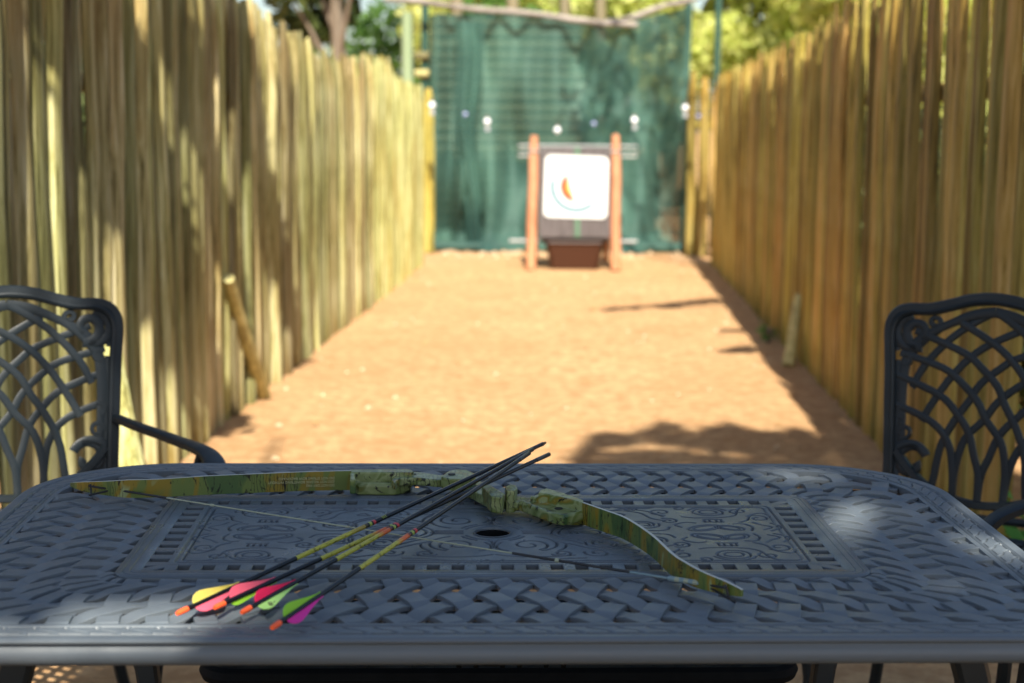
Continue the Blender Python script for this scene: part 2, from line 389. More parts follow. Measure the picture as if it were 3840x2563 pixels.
# ------------------------------------------------------------------ target stand
t = thing('target_stand', 'wooden target stand with two orange uprights and a dark ribbed panel', 'target stand', (.55, 14.4, 0), math.radians(1))
WO = mat('orange_wood', (.50, .26, .13), .7); L(WO, ramp(WO, noise(WO, coord(WO, (1, 1, .12)), 16, 5, .6), [(.3, (.36, .13, .055)), (.65, (.52, .24, .12))]), BS(WO).inputs['Base Color'])
FO = mat('dark_foam', (.12, .10, .10), .9); L(FO, ramp(FO, noise(FO, coord(FO, (6, 1, .3)), 8, 5, .6), [(.3, (.055, .045, .045)), (.7, (.15, .13, .13))]), BS(FO).inputs['Base Color'])
ox = .55
def tloc(px, py, dy): p = atd(px, py, 14.4 + dy); return np.array([p[0] - .55, dy, p[2]])
for (a, b, r0) in (((1990, 1010, -.05), (2006, 512, .28), .045), ((2308, 1008, -.05), (2312, 508, .28), .045)):
    A, B = tloc(*a), tloc(*b); A[2] = 0; mb = MBd(); mb.tube([A + (B - A) * k / 6 + np.array([.004 * math.sin(k * 2.), 0, 0]) for k in range(7)], [r0, r0 * 1.02, r0, r0 * .98, r0, r0, r0 * .75], 12); mb.build('upright', WO, t)
for (a, b) in (((-.36, .22, 1.08), (-.32, .95, 0)), ((.38, .22, 1.08), (.36, .95, 0))):
    mb = MBd(); mb.tube([a, b], .03, 8); mb.build('rear_leg', WO, t)
PB, PT = tloc(2150, 893, .02), tloc(2150, 556, .22); xw0, xw1 = tloc(2022, 700, .1)[0], tloc(2290, 700, .1)[0]
pn = MBd(); nr = 22; dirv = (PT - PB); dirv[0] = 0; nrm = np.cross([1, 0, 0], dirv); nrm /= np.linalg.norm(nrm)   # faces -y/up
if nrm[1] > 0: nrm = -nrm
for i in range(nr):
    xa = xw0 + (xw1 - xw0) * (i + .5) / nr; wdt = (xw1 - xw0) / nr * .5
    c0 = np.array([xa, PB[1], PB[2]]); c1 = np.array([xa, PT[1], PT[2]])
    pn.tube([c0, c1], .02, 8, sq=(.03, wdt * .98), upv=nrm)
pn.build('ribbed_panel', FO, t, bevel=0)
GS = mat('green_strap', (.04, .11, .055), .6)
sx = tloc(2166, 700, .1)[0]
mb = MBd(); mb.tube([np.array([sx, PB[1], PB[2]]) + nrm * .034, np.array([sx, PT[1], PT[2]]) + nrm * .034], .02, 8, sq=(.004, .022), upv=nrm); mb.build('strap', GS, t)
ST = mat('pale_steel', (.30, .31, .31), .5, 0)
for zz, y_, hh, xr in ((tloc(2150, 568, .2)[2], .19, .006, (-.50, .58)), (tloc(2150, 548, .2)[2], .27, .009, (-.50, .58)), (tloc(2150, 588, .2)[2], .30, .009, (-.50, .58)), (tloc(2150, 905, .1)[2], .10, .014, (-.58, .58))):
    mb = MBd(); mb.tube([(xr[0], y_, zz), (xr[1], y_, zz)], hh, 8); mb.build('cross_bar', ST, t)
# paper target face: flat sheet on the panel
fm = mat('target_paper', (.9, .9, .9), .8, 0, .2)
tc = N(fm, 'ShaderNodeTexCoord'); sp_ = N(fm, 'ShaderNodeSeparateXYZ'); L(fm, tc.outputs['Object'], sp_.inputs[0])
def mth(op, a, b=None):
    n_ = N(fm, 'ShaderNodeMath', operation=op)
    for i, v in enumerate((a, b)):
        if v is None: continue
        if isinstance(v, (int, float)): n_.inputs[i].default_value = v
        else: L(fm, v, n_.inputs[i])
    return n_.outputs[0]
rr = mth('SQRT', mth('ADD', mth('POWER', sp_.outputs[0], 2), mth('POWER', sp_.outputs[1], 2)))
PW = (.60, .61, .60)
rc = ramp(fm, mth('MULTIPLY', rr, 3.333), [(0, (.60, .58, .45)), (.18, (.60, .50, .12)), (.27, (.55, .24, .02)), (.33, (.55, .07, .03)), (.47, (.55, .07, .04)), (.50, PW)]); rc2 = ramp(fm, mth('MULTIPLY', rr, 3.333), [(.62, (1, 1, 1)), (.65, (.04, .20, .28)), (.78, (.04, .20, .28)), (.81, (1, 1, 1))])
an = mth('ADD', mth('MULTIPLY', sp_.outputs[0], -1), mth('MULTIPLY', sp_.outputs[1], -.3))   # rings fade to white on this side: glare painted into the print
fd = ramp(fm, an, [(.035, (0, 0, 0)), (.07, (1,) * 3)]); an2 = mth('ADD', mth('MULTIPLY', sp_.outputs[0], -.6), mth('MULTIPLY', sp_.outputs[1], -1)); fd2 = ramp(fm, an2, [(.02, (0, 0, 0)), (.09, (.9,) * 3)])
L(fm, mix(fm, 1.0, mix(fm, fd, PW, rc), mix(fm, fd2, (1, 1, 1), rc2), 'MULTIPLY'), BS(fm).inputs['Base Color'])
Cn = (tloc(2160, 705, .12)); k = (Cn[2] - PB[2]) / (PT[2] - PB[2]); Cf = np.array([Cn[0], PB[1] + (PT[1] - PB[1]) * k, Cn[2]]) + nrm * .038
R = .285; cr = .05; poly = []
for cx_, cy_, a0 in ((R - cr, R - cr, 0), (-R + cr, R - cr, 90), (-R + cr, -R + cr, 180), (R - cr, -R + cr, 270)):
    for q in range(7): a = math.radians(a0 + 15 * q); poly.append((cx_ + cr * math.cos(a), cy_ + cr * math.sin(a)))
mb = MBd(); mb.prism(poly, -.003, .003)
tf = mb.build('paper_target', fm, None, smooth=False)
e = dirv / np.linalg.norm(dirv); Mx = Matrix(((1, e[0], nrm[0], 0), (0, e[1], nrm[1], 0), (0, e[2], nrm[2], 0), (0, 0, 0, 1)))
tf.matrix_world = Matrix.Translation((Cf[0] + .55, Cf[1] + 14.4, Cf[2])) @ Mx @ Matrix.Rotation(math.radians(-1.5), 4, 'Z')
tag(tf, 'square white paper target whose rings fade into painted glare, fixed to the dark panel', 'target')
# brown tub under it
TU = mat('brown_plastic', (.045, .013, .005), .5)
tb = thing('plastic_tub', 'dark brown tub on the ground beneath the target panel', 'tub', (tloc(2155, 1000, 0)[0] + .55, 14.62, 0))
mb = MBd(); Pp = []
for (k, z) in ((.78, 0), (1.0, .24)):
    Pp.append([(k * .27 * x, k * .19 * y, z) for x, y in ((-1, -.8), (-.85, -1), (.85, -1), (1, -.8), (1, .8), (.85, 1), (-.85, 1), (-1, .8))])
Pi = [[(x * .93, y * .93, z + (.012 if z < .1 else 0)) for x, y, z in r_] for r_ in Pp]
vs = Pp[0] + Pp[1] + Pi[1] + Pi[0]; fs = [tuple(range(8))[::-1]] + [(r_ * 8 + i, r_ * 8 + (i + 1) % 8, r_ * 8 + 8 + (i + 1) % 8, r_ * 8 + 8 + i) for r_ in range(3) for i in range(8)] + [tuple(range(24, 32))]
mb.add(vs, fs); mb.build('tub_body', TU, tb)
mb = MBd(); mb.tube([(x * 1.03, y * 1.03, .243) for x, y, z in Pp[1]], .012, 8, closed=True); mb.build('rim', TU, tb)

# ------------------------------------------------------------------ litter on the ground
def litter(name, m, n_, area, size):
    P = []
    while len(P) < n_:
        y = random.uniform(*area[1]) if random.random() < .55 else random.uniform(13.2, 16.0); a, b_ = lx(y) + .05, rx(y) - .05
        x = random.uniform(a, b_)
        if 14.0 < y < 14.9 and abs(x - .55) < .55 and random.random() < .5: continue
        P.append((x, y, .012))
    V = leafquads(np.array(P), size, .45); V[:, :, 2] = .006 + np.abs(V[:, :, 2] - .012) * .35 + .002
    return quads(name, V, m)
LF = leaf_mat('dry_leaf', (.46, .36, .12), (.36, .2, .08), .1)
tag(litter('fallen_leaves', LF, 240, (None, (6.0, 16.4)), .028), 'dry yellow leaves scattered over the orange soil', 'leaves', kind='stuff')
SM = mat('stone', (.5, .36, .22), .9)
sm = MBd()
for i in range(170):
    y = random.uniform(6, 16.3) if i < 70 else random.uniform(15.6, 16.35); x = random.uniform(lx(y) + .1, rx(y) - .1)
    s = random.uniform(.008, .02) * (1.6 if y > 15.5 else 1)
    vs = [(x + s * math.cos(q * 1.257) * random.uniform(.7, 1.2), y + s * math.sin(q * 1.257) * random.uniform(.7, 1.2), 0) for q in range(5)]
    vs += [(x + (v[0] - x) * .5, y + (v[1] - y) * .5, s * .8) for v in vs]
    sm.add(vs, [(5, 6, 7, 8, 9)] + [(k, (k + 1) % 5, 5 + (k + 1) % 5, 5 + k) for k in range(5)])
tag(sm.build('pebbles', SM), 'small pebbles and soil crumbs lying on the range floor', 'pebbles', kind='stuff')

# ------------------------------------------------------------------ trees and plants
def tree(name, label, loc, h, cz, cr, nleaf, size, lm, bm, trunk_r=.12, lean=0, blobs=14, group=None, fill=1.0):
    t = thing(name, label, 'tree', loc, group=group)
    mb = MBd(); top = (lean, 0, cz[0] + (cz[1] - cz[0]) * .55)
    pts = smooth_path([(0, 0, -.1), (lean * .3 + .05, .03, top[2] * .35), (lean * .6 - .04, 0, top[2] * .7), top], 4)
    mb.tube(pts, [trunk_r * (1 - .65 * i / len(pts)) for i in range(len(pts))], 10); mb.build('trunk', bm, t)
    B = []
    lb = MBd()
    for k in range(blobs):
        a = random.uniform(0, 6.28); rr_ = cr * math.sqrt(random.random()) * .8; z = random.uniform(*cz)
        k_ = math.sin(math.pi * min(max((z - cz[0] + .3) / (cz[1] - cz[0] + .3), 0.12), .92)) ** .5
        c = np.array([lean + rr_ * math.cos(a) * k_, rr_ * math.sin(a) * k_, z]); B.append((c, random.uniform(.28, .5) * cr * fill))
        s0 = np.array([lean * .7, 0, max(.4, (z - .2) * .6)]); lb.tube([s0, (s0 + c) / 2 + np.array([0, 0, .1]), c], [trunk_r * .35, trunk_r * .2, trunk_r * .08], 6)
    lb.build('limbs', bm, t)
    per = nleaf // blobs; P = []
    for c, r_ in B:
        d = rng.normal(size=(per, 3)); d /= np.linalg.norm(d, axis=1)[:, None]; P.append(c + d * (r_ * rng.uniform(.25, 1.05, per) ** .6)[:, None] * np.array([1, 1, .75]))
    P = np.concatenate(P); P = P[P[:, 2] > .05]
    quads('crown', leafquads(P, size), lm, t); return t
G = 'trees beyond the range'
tree('pine_tree', 'dark dense tree behind the left fence end with sky showing through', (-6.4, 26, 0), 8, (1.5, 7), 1.6, 2200, .10, LD, BK, .16, blobs=14, group=G)
tree('pine_tree', 'dark tree standing just left of the net', (-2.5, 23, 0), 8, (1.8, 7), 1.15, 2400, .12, LD, BK, .14, blobs=18, group=G)
tree('slim_tree', 'slim grey trunk with sparse dark leaves beyond the left fence', (-4.15, 21.5, 0), 9, (3.6, 8), 1.0, 1100, .09, LD, BK, .10, lean=.2, blobs=12, group=G)
tree('broad_tree', 'dark leafy tree behind the left half of the net', (-.1, 24, 0), 8, (.8, 2.8), 1.6, 6000, .11, LM, BY, .16, blobs=18, group=G)
tree('broad_tree', 'dark leafy tree behind the right half of the net', (1.2, 22.5, 0), 7, (.6, 2.2), 1.2, 6000, .11, LD, BY, .14, blobs=16, group=G)
tree('broad_tree', 'bright yellow-green tree beyond the right fence', (4.3, 19.8, 0), 7, (.8, 5.5), 1.9, 15000, .10, LY, BY, .15, blobs=24, group=G)
tree('broad_tree', 'tall yellow-green tree filling the top right corner behind the fence', (6.6, 27, 0), 8, (.8, 7.5), 3.0, 15000, .12, LY, BY, .16, blobs=26, group=G)
tree('broad_tree', 'yellow-green tree between the net and the right fence top', (4.3, 24.5, 0), 8, (1.5, 6), 2.0, 12000, .12, LY, BY, .14, blobs=22, group=G)
tree('broad_tree', 'sunlit yellow-green tree at the right of the net top', (2.4, 25, 0), 7, (2.0, 6), 2.3, 14000, .11, LY, BY, .15, blobs=20, group=G)
tree('broad_tree', 'far yellow-green tree above the middle of the net', (-.3, 32, 0), 7, (2.5, 8), 2.6, 9000, .13, LY, BY, .16, blobs=20, group=G)
tree('broad_tree', 'far leafy tree low behind the left fence', (-6.5, 31, 0), 7, (.4, 3.2), 2.8, 5000, .13, LD, BK, .16, blobs=18, group=G)
tree('broad_tree', 'far sunlit tree low behind the left fence end', (-2.8, 35, 0), 7, (.4, 3.4), 2.8, 4500, .13, LM, BK, .16, blobs=18, group=G)
for i, (x, y, l_) in enumerate(((.0, 20.5, 'first bare pale trunk left of centre above the net'), (.75, 23.5, 'bare pale trunk above the middle of the net'), (1.25, 23.2, 'bare pale trunk right of centre above the net'), (-.75, 22, 'bare pale trunk near the net\'s top left corner'))):
    mb = MBd(); mb.tube(smooth_path([(0, 0, 0), (.05, 0, 1.5), (-.03, 0, 3), (.06, 0, 5)], 4), .075, 10); o = mb.build('tree_trunk', BY); o.location = (x, y, 0); tag(o, l_, 'tree', 'bare trunks behind the net')
def shrub(name, label, loc, r_, h_, n_, lm, size=.06, group=None):
    t = thing(name, label, 'shrub', loc, group=group); mb = MBd(); P = []
    for k in range(14):
        a = random.uniform(0, 6.28); e_ = np.array([math.cos(a) * r_ * random.uniform(.2, .8), math.sin(a) * r_ * random.uniform(.2, .8), h_ * random.uniform(.5, 1)])
        mb.tube([(0, 0, 0), e_ * .5 + np.array([0, 0, .05]), e_], [.012, .008, .004], 5)
        u = rng.uniform(.15, 1.1, n_ // 14)[:, None]; P.append(e_ * u + rng.normal(size=(n_ // 14, 3)) * r_ * .22)
    P = np.concatenate(P); P[:, 2] = np.abs(P[:, 2]) + .02
    mb.build('stems', BK, t); quads('foliage', leafquads(P, size, .35), lm, t)
LG = leaf_mat('fresh_leaves', (.04, .16, .02), (.12, .34, .06), .4)
shrub('shrub', 'fresh green plant at the near end of the right fence', (1.80, 3.9, 0), .3, .34, 900, LG, group='low plants outside the fences')
shrub('shrub', 'fresh green plant low behind the right chair back', (1.62, 4.5, 0), .22, .22, 500, LG, .04, group='low plants outside the fences')
shrub('shrub', 'tall green bush beyond the near end of the right fence', (2.75, 5.5, 0), .7, 1.5, 3000, LG, .07, group='low plants outside the fences')
shrub('shrub', 'tall green bush outside the left fence', (-3.1, 5.8, 0), .8, 2.1, 3600, LM, .07, group='low plants outside the fences')
shrub('shrub', 'green plant outside the left fence near the chair', (-1.75, 4.2, 0), .3, .6, 900, LG, group='low plants outside the fences')
shrub('shrub', 'leafy bush outside the right fence further down', (3.0, 8.6, 0), .9, 1.5, 3000, LY, .07, group='low plants outside the fences')
shrub('shrub', 'small green sprout at the foot of the right fence', (at(2880, 1285, 0)[0], at(2880, 1285, 0)[1], 0), .07, .09, 60, LG, .025, group='low plants outside the fences')

for k in range(9):
    y = 5.2 + k * 1.15
    shrub('shrub', 'dark bush pressed against the outside of the left fence', (lx(y) - .95, y, 0), .55, 1.45, 1700, LD, .08, group='dark bushes outside the left fence')
    if k > 0: shrub('shrub', 'dark bush pressed against the outside of the right fence', (rx(y) + .95, y, 0), .55, 1.3, 1700, LD, .08, group='dark bushes outside the right fence')

# shade trees: crowns stand towards the sun from what they shade
sd_ = sd / sd[2]
def crown_over(P, h0, h1):
    h = rng.uniform(h0, h1, len(P))[:, None]; return P + sd_ * h
lit = [(at(40, 2375, .72), .24, .055), (at(3080, 2060, .72), .03, .02), (at(3330, 1900, .72), .025, .03), (at(2900, 1870, .72), .03, .02), (at(3650, 2010, .72), .03, .02), (at(3150, 1925, .72), .055, .12), (at(3260, 2010, .72), .045, .07), (at(3000, 1790, .72), .06, .05), (at(3720, 1915, .72), .10, .05), (at(3830, 2070, .72), .07, .06), (at(700, 2250, .73), .15, .045), (at(3430, 1965, .72), .05, .035), (at(3560, 2190, .72), .06, .02)]
Q = []
nP = 42000
P = np.stack([rng.uniform(-2.2, 2.6, nP), rng.uniform(-1.5, 6.6, nP), np.full(nP, .72)], 1)
P = np.concatenate([P, np.stack([rng.uniform(-4, 4, 30000), rng.uniform(-7, -1.3, 30000), np.full(30000, .72)], 1)]); nP = len(P)
P = np.concatenate([P, np.stack([rng.uniform(-1.1, 1.1, 12000), rng.uniform(1.5, 3.1, 12000), np.full(12000, .72)], 1)])
keep = np.ones(len(P), bool)
for c, a, b_ in lit:
    keep &= (((P[:, 0] - c[0]) / (a + .035)) ** 2 + ((P[:, 1] - c[1]) / (b_ + .035)) ** 2) > 1
gx = P[:, 0] - sd_[0] * .72; gy = P[:, 1] - sd_[1] * .72          # where it falls on the soil
lim = np.interp(gx, [-2.4, -.9, 0.1, .35, .6, .9, 1.2, 1.4, 1.6, 2.2], [4.6, 5.6, 5.9, 6.7, 6.95, 6.95, 6.9, 6.6, 6.3, 6.0])
hole = ((gx - .55) / .30) ** 2 + ((gy - 6.50) / .08) ** 2
keep &= (gy < lim + .12 * np.sin(gx * 21)) & (hole > .6)
keep &= ~((gx < -1.0) & (gy > 3.3))
P = P[keep]
t = thing('shade_tree', 'big tree behind the camera whose crown shades the table', 'tree', (-1.2, -6.5, 0))
mb = MBd(); tp = smooth_path([(0, 0, 0), (.1, 0, 2), (.6, 1.0, 4), (1.2, 2.6, 5.6)], 5); mb.tube(tp, [.28 * (1 - .6 * i / len(tp)) for i in range(len(tp))], 12); mb.build('trunk', BK, t)
mb = MBd()
for k in range(16):
    a = np.array([.6 + .3 * random.random(), 1.0 + random.random(), 4.2 + random.random()]); e_ = np.array([random.uniform(-1, 3.6), random.uniform(2, 7.5), random.uniform(5.6, 7)])
    mb.tube([a, (a + e_) / 2 + np.array([0, 0, .3]), e_], [.07, .045, .012], 6)
mb.build('limbs', BK, t)
V = leafquads(crown_over(P, 5.2, 6.8), .075, .55) - np.array([-1.2, -6.5, 0])
quads('crown', V, LM, t)
# boughs that drop streaks on the left fence and on the soil
def streak(A, B, wd, n_, h0, h1):
    A, B = np.array(A), np.array(B); u = rng.uniform(0, 1, n_)[:, None]; P = A + (B - A) * u + rng.normal(size=(n_, 3)) * wd * 1.35; return crown_over(P, h0, h1)
def fp(px, py):  # point on the left fence plane
    d = ray(px, py); k = (-1.335 - .0545 * 6.31) / (d[0] - .0545 * d[1]); return np.array([0, 0, H]) + d * k
ST_ = []
for a, b_, wd, n_ in (((90, -60), (480, 900), .035, 330), ((250, -80), (700, 1100), .05, 520), ((560, -60), (760, 620), .045, 420), ((760, -100), (1010, 900), .05, 520), ((880, 0), (930, 620), .03, 200), ((640, 900), (800, 1600), .05, 200), ((420, 650), (560, 1200), .03, 120)):
    ST_.append(streak(fp(*a), fp(*b_), wd, int(n_ * 1.7), 2.3, 3.2))
t = thing('shade_tree', 'tree outside the left fence with boughs reaching over it', 'tree', (-4.3, 1.6, 0))
mb = MBd(); tp = smooth_path([(0, 0, 0), (.1, .1, 2), (.5, .2, 3.4), (1.5, .4, 4.3)], 5); mb.tube(tp, [.2 * (1 - .6 * i / len(tp)) for i in range(len(tp))], 12); mb.build('trunk', BK, t)
mb = MBd()
for s_ in ST_:
    a = s_[0] - np.array([-4.3, 1.6, 0]); b_ = s_[1] - np.array([-4.3, 1.6, 0]); mb.tube([(.5, .2, 3.4), (np.array([.5, .2, 3.4]) + a) / 2 + np.array([0, 0, .4]), a], [.06, .04, .015], 6)
mb.build('limbs', BK, t)
quads('crown', leafquads(np.concatenate(ST_), .07, .5) - np.array([-4.3, 1.6, 0]), LM, t)
ST_ = []
for a, b_, wd, n_ in (((2260, 1160), (2720, 1118), .035, 300), ((2480, 1150), (2700, 1122), .05, 160), ((2730, 1318), (2860, 1308), .05, 110), ((2720, 1235), (2800, 1240), .03, 40)):
    A, B = at(*a, 0), at(*b_, 0); u = rng.uniform(0, 1, n_)[:, None]; P = A + (B - A) * u + rng.normal(size=(n_, 3)) * np.array([wd, wd, 0]); ST_.append(crown_over(P, 3.4, 4.0))
for (x, z, sx_, sz_, n_) in ((.95, 1.8, .14, .45, 150), (.62, 1.3, .10, .30, 70), (1.6, 1.7, .09, .6, 190)):
    ST_.append(crown_over(np.stack([rng.normal(x, sx_, n_), np.full(n_, 16.55), rng.normal(z, sz_, n_)], 1), 5.0, 6.2))     # dapples on the net
t = thing('shade_tree', 'tree outside the right fence with a thin bough over the range', 'tree', (5.0, 7.2, 0))
mb = MBd(); tp = smooth_path([(0, 0, 0), (.1, .1, 2), (-.4, .2, 3.4), (-1.5, .4, 4.0)], 5); mb.tube(tp, [.15 * (1 - .6 * i / len(tp)) for i in range(len(tp))], 12); mb.build('trunk', BK, t)
mb = MBd()
for s_ in ST_:
    for q in (0, 5): a = s_[q] - np.array([5.0, 7.2, 0]); mb.tube([(-1.5, .4, 4.0), (np.array([-1.5, .4, 4.0]) + a) / 2 + np.array([0, 0, .15]), a], [.035, .022, .01], 6)
mb.build('limbs', BK, t)
quads('crown', leafquads(np.concatenate(ST_), .06, .5) - np.array([5.0, 7.2, 0]), LM, t)

# ------------------------------------------------------------------ TABLE
TZ = .72
tb = thing('garden_table', 'dark blue-grey cast metal table with woven top and engraved centre panel', 'table', (-.027, 2.352, 0), math.radians(1.85))
def rrect(hx, hy, r, ns, nv, nc, rf=None):
    """points round a rounded rectangle, counter-clockwise from the front left; rf = radius of the two front corners"""
    rf = r if rf is None else rf; out = []
    def seg(a, b, n_):
        for i in range(n_): t_ = i / n_; out.append((a[0] + (b[0] - a[0]) * t_, a[1] + (b[1] - a[1]) * t_))
    def arc(cx, cy, q, a0, n_):
        for i in range(n_): a = math.radians(a0 + 90 * i / n_); out.append((cx + q * math.cos(a), cy + q * math.sin(a)))
    seg((-(hx - rf), -hy), (hx - rf, -hy), ns); arc(hx - rf, -hy + rf, rf, -90, nc)
    seg((hx, -(hy - rf)), (hx, hy - r), nv); arc(hx - r, hy - r, r, 0, nc)
    seg((hx - r, hy), (-(hx - r), hy), ns); arc(-hx + r, hy - r, r, 90, nc)
    seg((-hx, hy - r), (-hx, -(hy - rf)), nv); arc(-hx + rf, -hy + rf, rf, 180, nc)
    return np.array(out)
# rim
HX, HY, RC = .777, .497, .24
SN = dict(ns=620, nv=300, nc=230)
base = rrect(HX, HY, RC, rf=.15, **SN); NB = len(base)
nxt = np.roll(base, -1, 0); prv = np.roll(base, 1, 0); tg = nxt - prv; tg /= np.linalg.norm(tg, axis=1)[:, None]; nr_ = np.stack([tg[:, 1], -tg[:, 0]], 1)
arcl = np.concatenate([[0], np.cumsum(np.linalg.norm(nxt - base, axis=1))]); LEN = arcl[-1]; arcl = arcl[:-1]
prof = [(.063, -.012), (.063, -.001), (.0615, 0)] + [(a, 0) for a in np.arange(.059, .012, -.0015)] + [(.009, .0006), (.005, .0004), (.002, -.0008), (0, -.003), (.0004, -.005), (.003, -.007), (.006, -.009), (.0055, -.011), (.003, -.0135), (.0008, -.018), (0, -.023), (.001, -.028), (.004, -.032), (.009, -.035), (.013, -.035), (.014, -.03), (.013, -.012), (.063, -.012)]
V = []; nd = round(LEN / .0375)
for (w_, z_) in prof:
    zz = np.full(NB, float(z_))
    if .012 < w_ < .0605 and z_ == 0:
        for g0 in (.053, .0195): zz -= .0042 * math.exp(-((w_ - g0) / .0014) ** 2)
        if .0195 < w_ < .053:
            u = (w_ - .036) / .012; off = .011 * math.tanh(u * 2.4) + .004 * u
            ph = ((arcl + off) / LEN * nd) % 1.0; dd = np.minimum(ph, 1 - ph) * LEN / nd
            if abs(w_ - .036) < .0125: zz -= .0050 * np.exp(-(dd / .0019) ** 2)
            if abs(abs(w_ - .036) - .0125) < .0013: zz -= .0036 * (dd > .005)
    V.append(np.column_stack([base - nr_ * w_, zz + TZ]))
V = np.concatenate(V); npf = len(prof)
idx = np.arange(NB); F_ = []
for k in range(npf - 1):
    a = k * NB + idx; b_ = k * NB + (idx + 1) % NB; F_.append(np.stack([a, b_, b_ + NB, a + NB], 1))
F_ = np.concatenate(F_)
def npmesh(name, V, Fq, m, parent, smooth=True):
    me = bpy.data.meshes.new(name); me.vertices.add(len(V)); me.vertices.foreach_set('co', V.astype(np.float32).ravel())
    n_ = len(Fq); me.loops.add(n_ * 4); me.loops.foreach_set('vertex_index', Fq.astype(np.int32).ravel()); me.polygons.add(n_)
    me.polygons.foreach_set('loop_start', np.arange(n_, dtype=np.int32) * 4); me.polygons.foreach_set('loop_total', np.full(n_, 4, np.int32)); me.update(calc_edges=True)
    me.materials.append(m)
    if smooth: me.polygons.foreach_set('use_smooth', [True] * n_); me.set_sharp_from_angle(angle=math.radians(40))
    o = bpy.data.objects.new(name, me); C.objects.link(o); o.parent = parent; return o
npmesh('rim', V, F_, MT, tb)
# woven band
ca, cb, cc = 20, 9, 3; SUB = 12
inn = rrect(.517, .234, .03, ca * SUB, cb * SUB, cc * SUB); out = rrect(HX - .060, HY - .060, RC - .045, ca * SUB, cb * SUB, cc * SUB, rf=.10); NC = 2 * ca + 2 * cb + 4 * cc
def ringpt(s, t_):
    q = (s % NC) * SUB; i = int(q); f_ = q - i; a = inn[i % len(inn)] * (1 - f_) + inn[(i + 1) % len(inn)] * f_; b_ = out[i % len(out)] * (1 - f_) + out[(i + 1) % len(out)] * f_
    return a + (b_ - a) * t_
ROWS = 4.35
mb = MBd()
for fam in (1, -1):
    for i in range(NC):
        n_ = 52; cl = []; 
        for k in range(n_ + 1):
            t_ = -.02 + 1.04 * k / n_; s_ = i + fam * ROWS / 2 * t_; p = ringpt(s_, t_); cl.append((p[0], p[1], t_, s_))
        vs = []
        for k, (x, y, t_, s_) in enumerate(cl):
            a = cl[max(k - 1, 0)]; b_ = cl[min(k + 1, n_)]; d = np.array([b_[0] - a[0], b_[1] - a[1]]); d /= np.linalg.norm(d); nn = np.array([-d[1], d[0]])
            # local cell pitch sets the width
            p1, p2 = ringpt(s_ - .5, t_), ringpt(s_ + .5, t_); e_ = p2 - p1
            gap = abs(e_ @ nn); wd = max(.006, min(gap * (.56 + .13 * min(1, max(0, t_) * 1.6)), .0285)) / 2
            z = TZ - .0056 + fam * .0023 * max(-1, min(1, 2.1 * math.cos(math.pi * ROWS * t_)))
            if t_ < .03 or t_ > .97: z -= .0022
            th = .0040
            for (u, v) in ((-1, -.8), (-1, .84), (-.95, 1), (.95, 1), (1, .84), (1, -.8)):
                vs.append((x + nn[0] * wd * u, y + nn[1] * wd * u, z + th * v - (.0 if v < 0 else .0004 * abs(u))))
        K = 6; fs = [(k * K + q, k * K + (q + 1) % K, (k + 1) * K + (q + 1) % K, (k + 1) * K + q) for k in range(n_) for q in range(K)] + [tuple(range(K)), tuple(range(n_ * K, n_ * K + K))[::-1]]
        mb.add(vs, fs)
ob_ = mb.build('woven_band', MT, tb); ob_.data.set_sharp_from_angle(angle=math.radians(12))
# panel frame (swept) with two grooves
base2 = rrect(.521, .238, .034, 200, 90, 14); n2 = len(base2); nx_ = np.roll(base2, -1, 0) - np.roll(base2, 1, 0); nx_ /= np.linalg.norm(nx_, axis=1)[:, None]; no2 = np.stack([nx_[:, 1], -nx_[:, 0]], 1)
pf = [(.0, -.012), (-.001, -.004), (0, .0005), (.003, .002), (.008, .002), (.0095, .0005), (.011, .002), (.018, .002), (.0195, .0006), (.021, .002), (.033, .0018), (.035, .0005), (.035, -.010), (0, -.012)]
def sweep(bs, no, pf, z0):
    n_ = len(bs); V = np.concatenate([np.column_stack([bs - no * w_, np.full(n_, z_ + z0)]) for w_, z_ in pf]); ix = np.arange(n_)
    Fq = np.concatenate([np.stack([k * n_ + ix, k * n_ + (ix + 1) % n_, (k + 1) * n_ + (ix + 1) % n_, (k + 1) * n_ + ix], 1) for k in range(len(pf) - 1)]); return V, Fq
V, Fq = sweep(base2, no2, pf, TZ); npmesh('panel_frame', V, Fq, MP, tb)
# slot bars
mb = MBd(); px_, py_ = .457, .175
for sgn in (-1, 1):
    for k in range(27):
        x = -px_ + .008 + (2 * px_ - .016) * k / 26; mb.box((x, sgn * .189, TZ - .0045), (.0175, .031, .011), 0)
    for k in range(10):
        y = -py_ + .006 + (2 * py_ - .012) * k / 9; mb.box((sgn * .4715, y, TZ - .0045), (.0315, .0185, .011), 0)
    for s2 in (-1, 1):
        mb.box((sgn * .474, s2 * .191, TZ - .0046), (.046, .016, .011), sgn * s2 * .72)
mb.build('slot_bars', MP, tb, bevel=.0012)
# engraved plate height field
dx = .00118; gxn = int(round(2 * px_ / dx)) + 1; gyn = int(round(2 * py_ / dx)) + 1
hf = np.zeros((gyn, gxn))
def stamp(pts, wd=.0017, dp=.0042):
    pts = np.array(pts); 
    seg = np.linalg.norm(np.diff(pts, axis=0), axis=1); T = np.concatenate([[0], np.cumsum(seg)]); n_ = max(2, int(T[-1] / .0006)); tt = np.linspace(0, T[-1], n_)
    xs = np.interp(tt, T, pts[:, 0]); ys = np.interp(tt, T, pts[:, 1])
    for x, y in zip(xs, ys):
        i = (x + px_) / dx; j = (y + py_) / dx; i0, j0 = int(round(i)), int(round(j))
        for jj in range(j0 - 2, j0 + 3):
            for ii in range(i0 - 2, i0 + 3):
                if 0 <= ii < gxn and 0 <= jj < gyn:
                    d = math.hypot(ii - i, jj - j) * dx; v = -dp * math.exp(-(d / wd * 1.25) ** 2)
                    if v < hf[jj, ii]: hf[jj, ii] = v
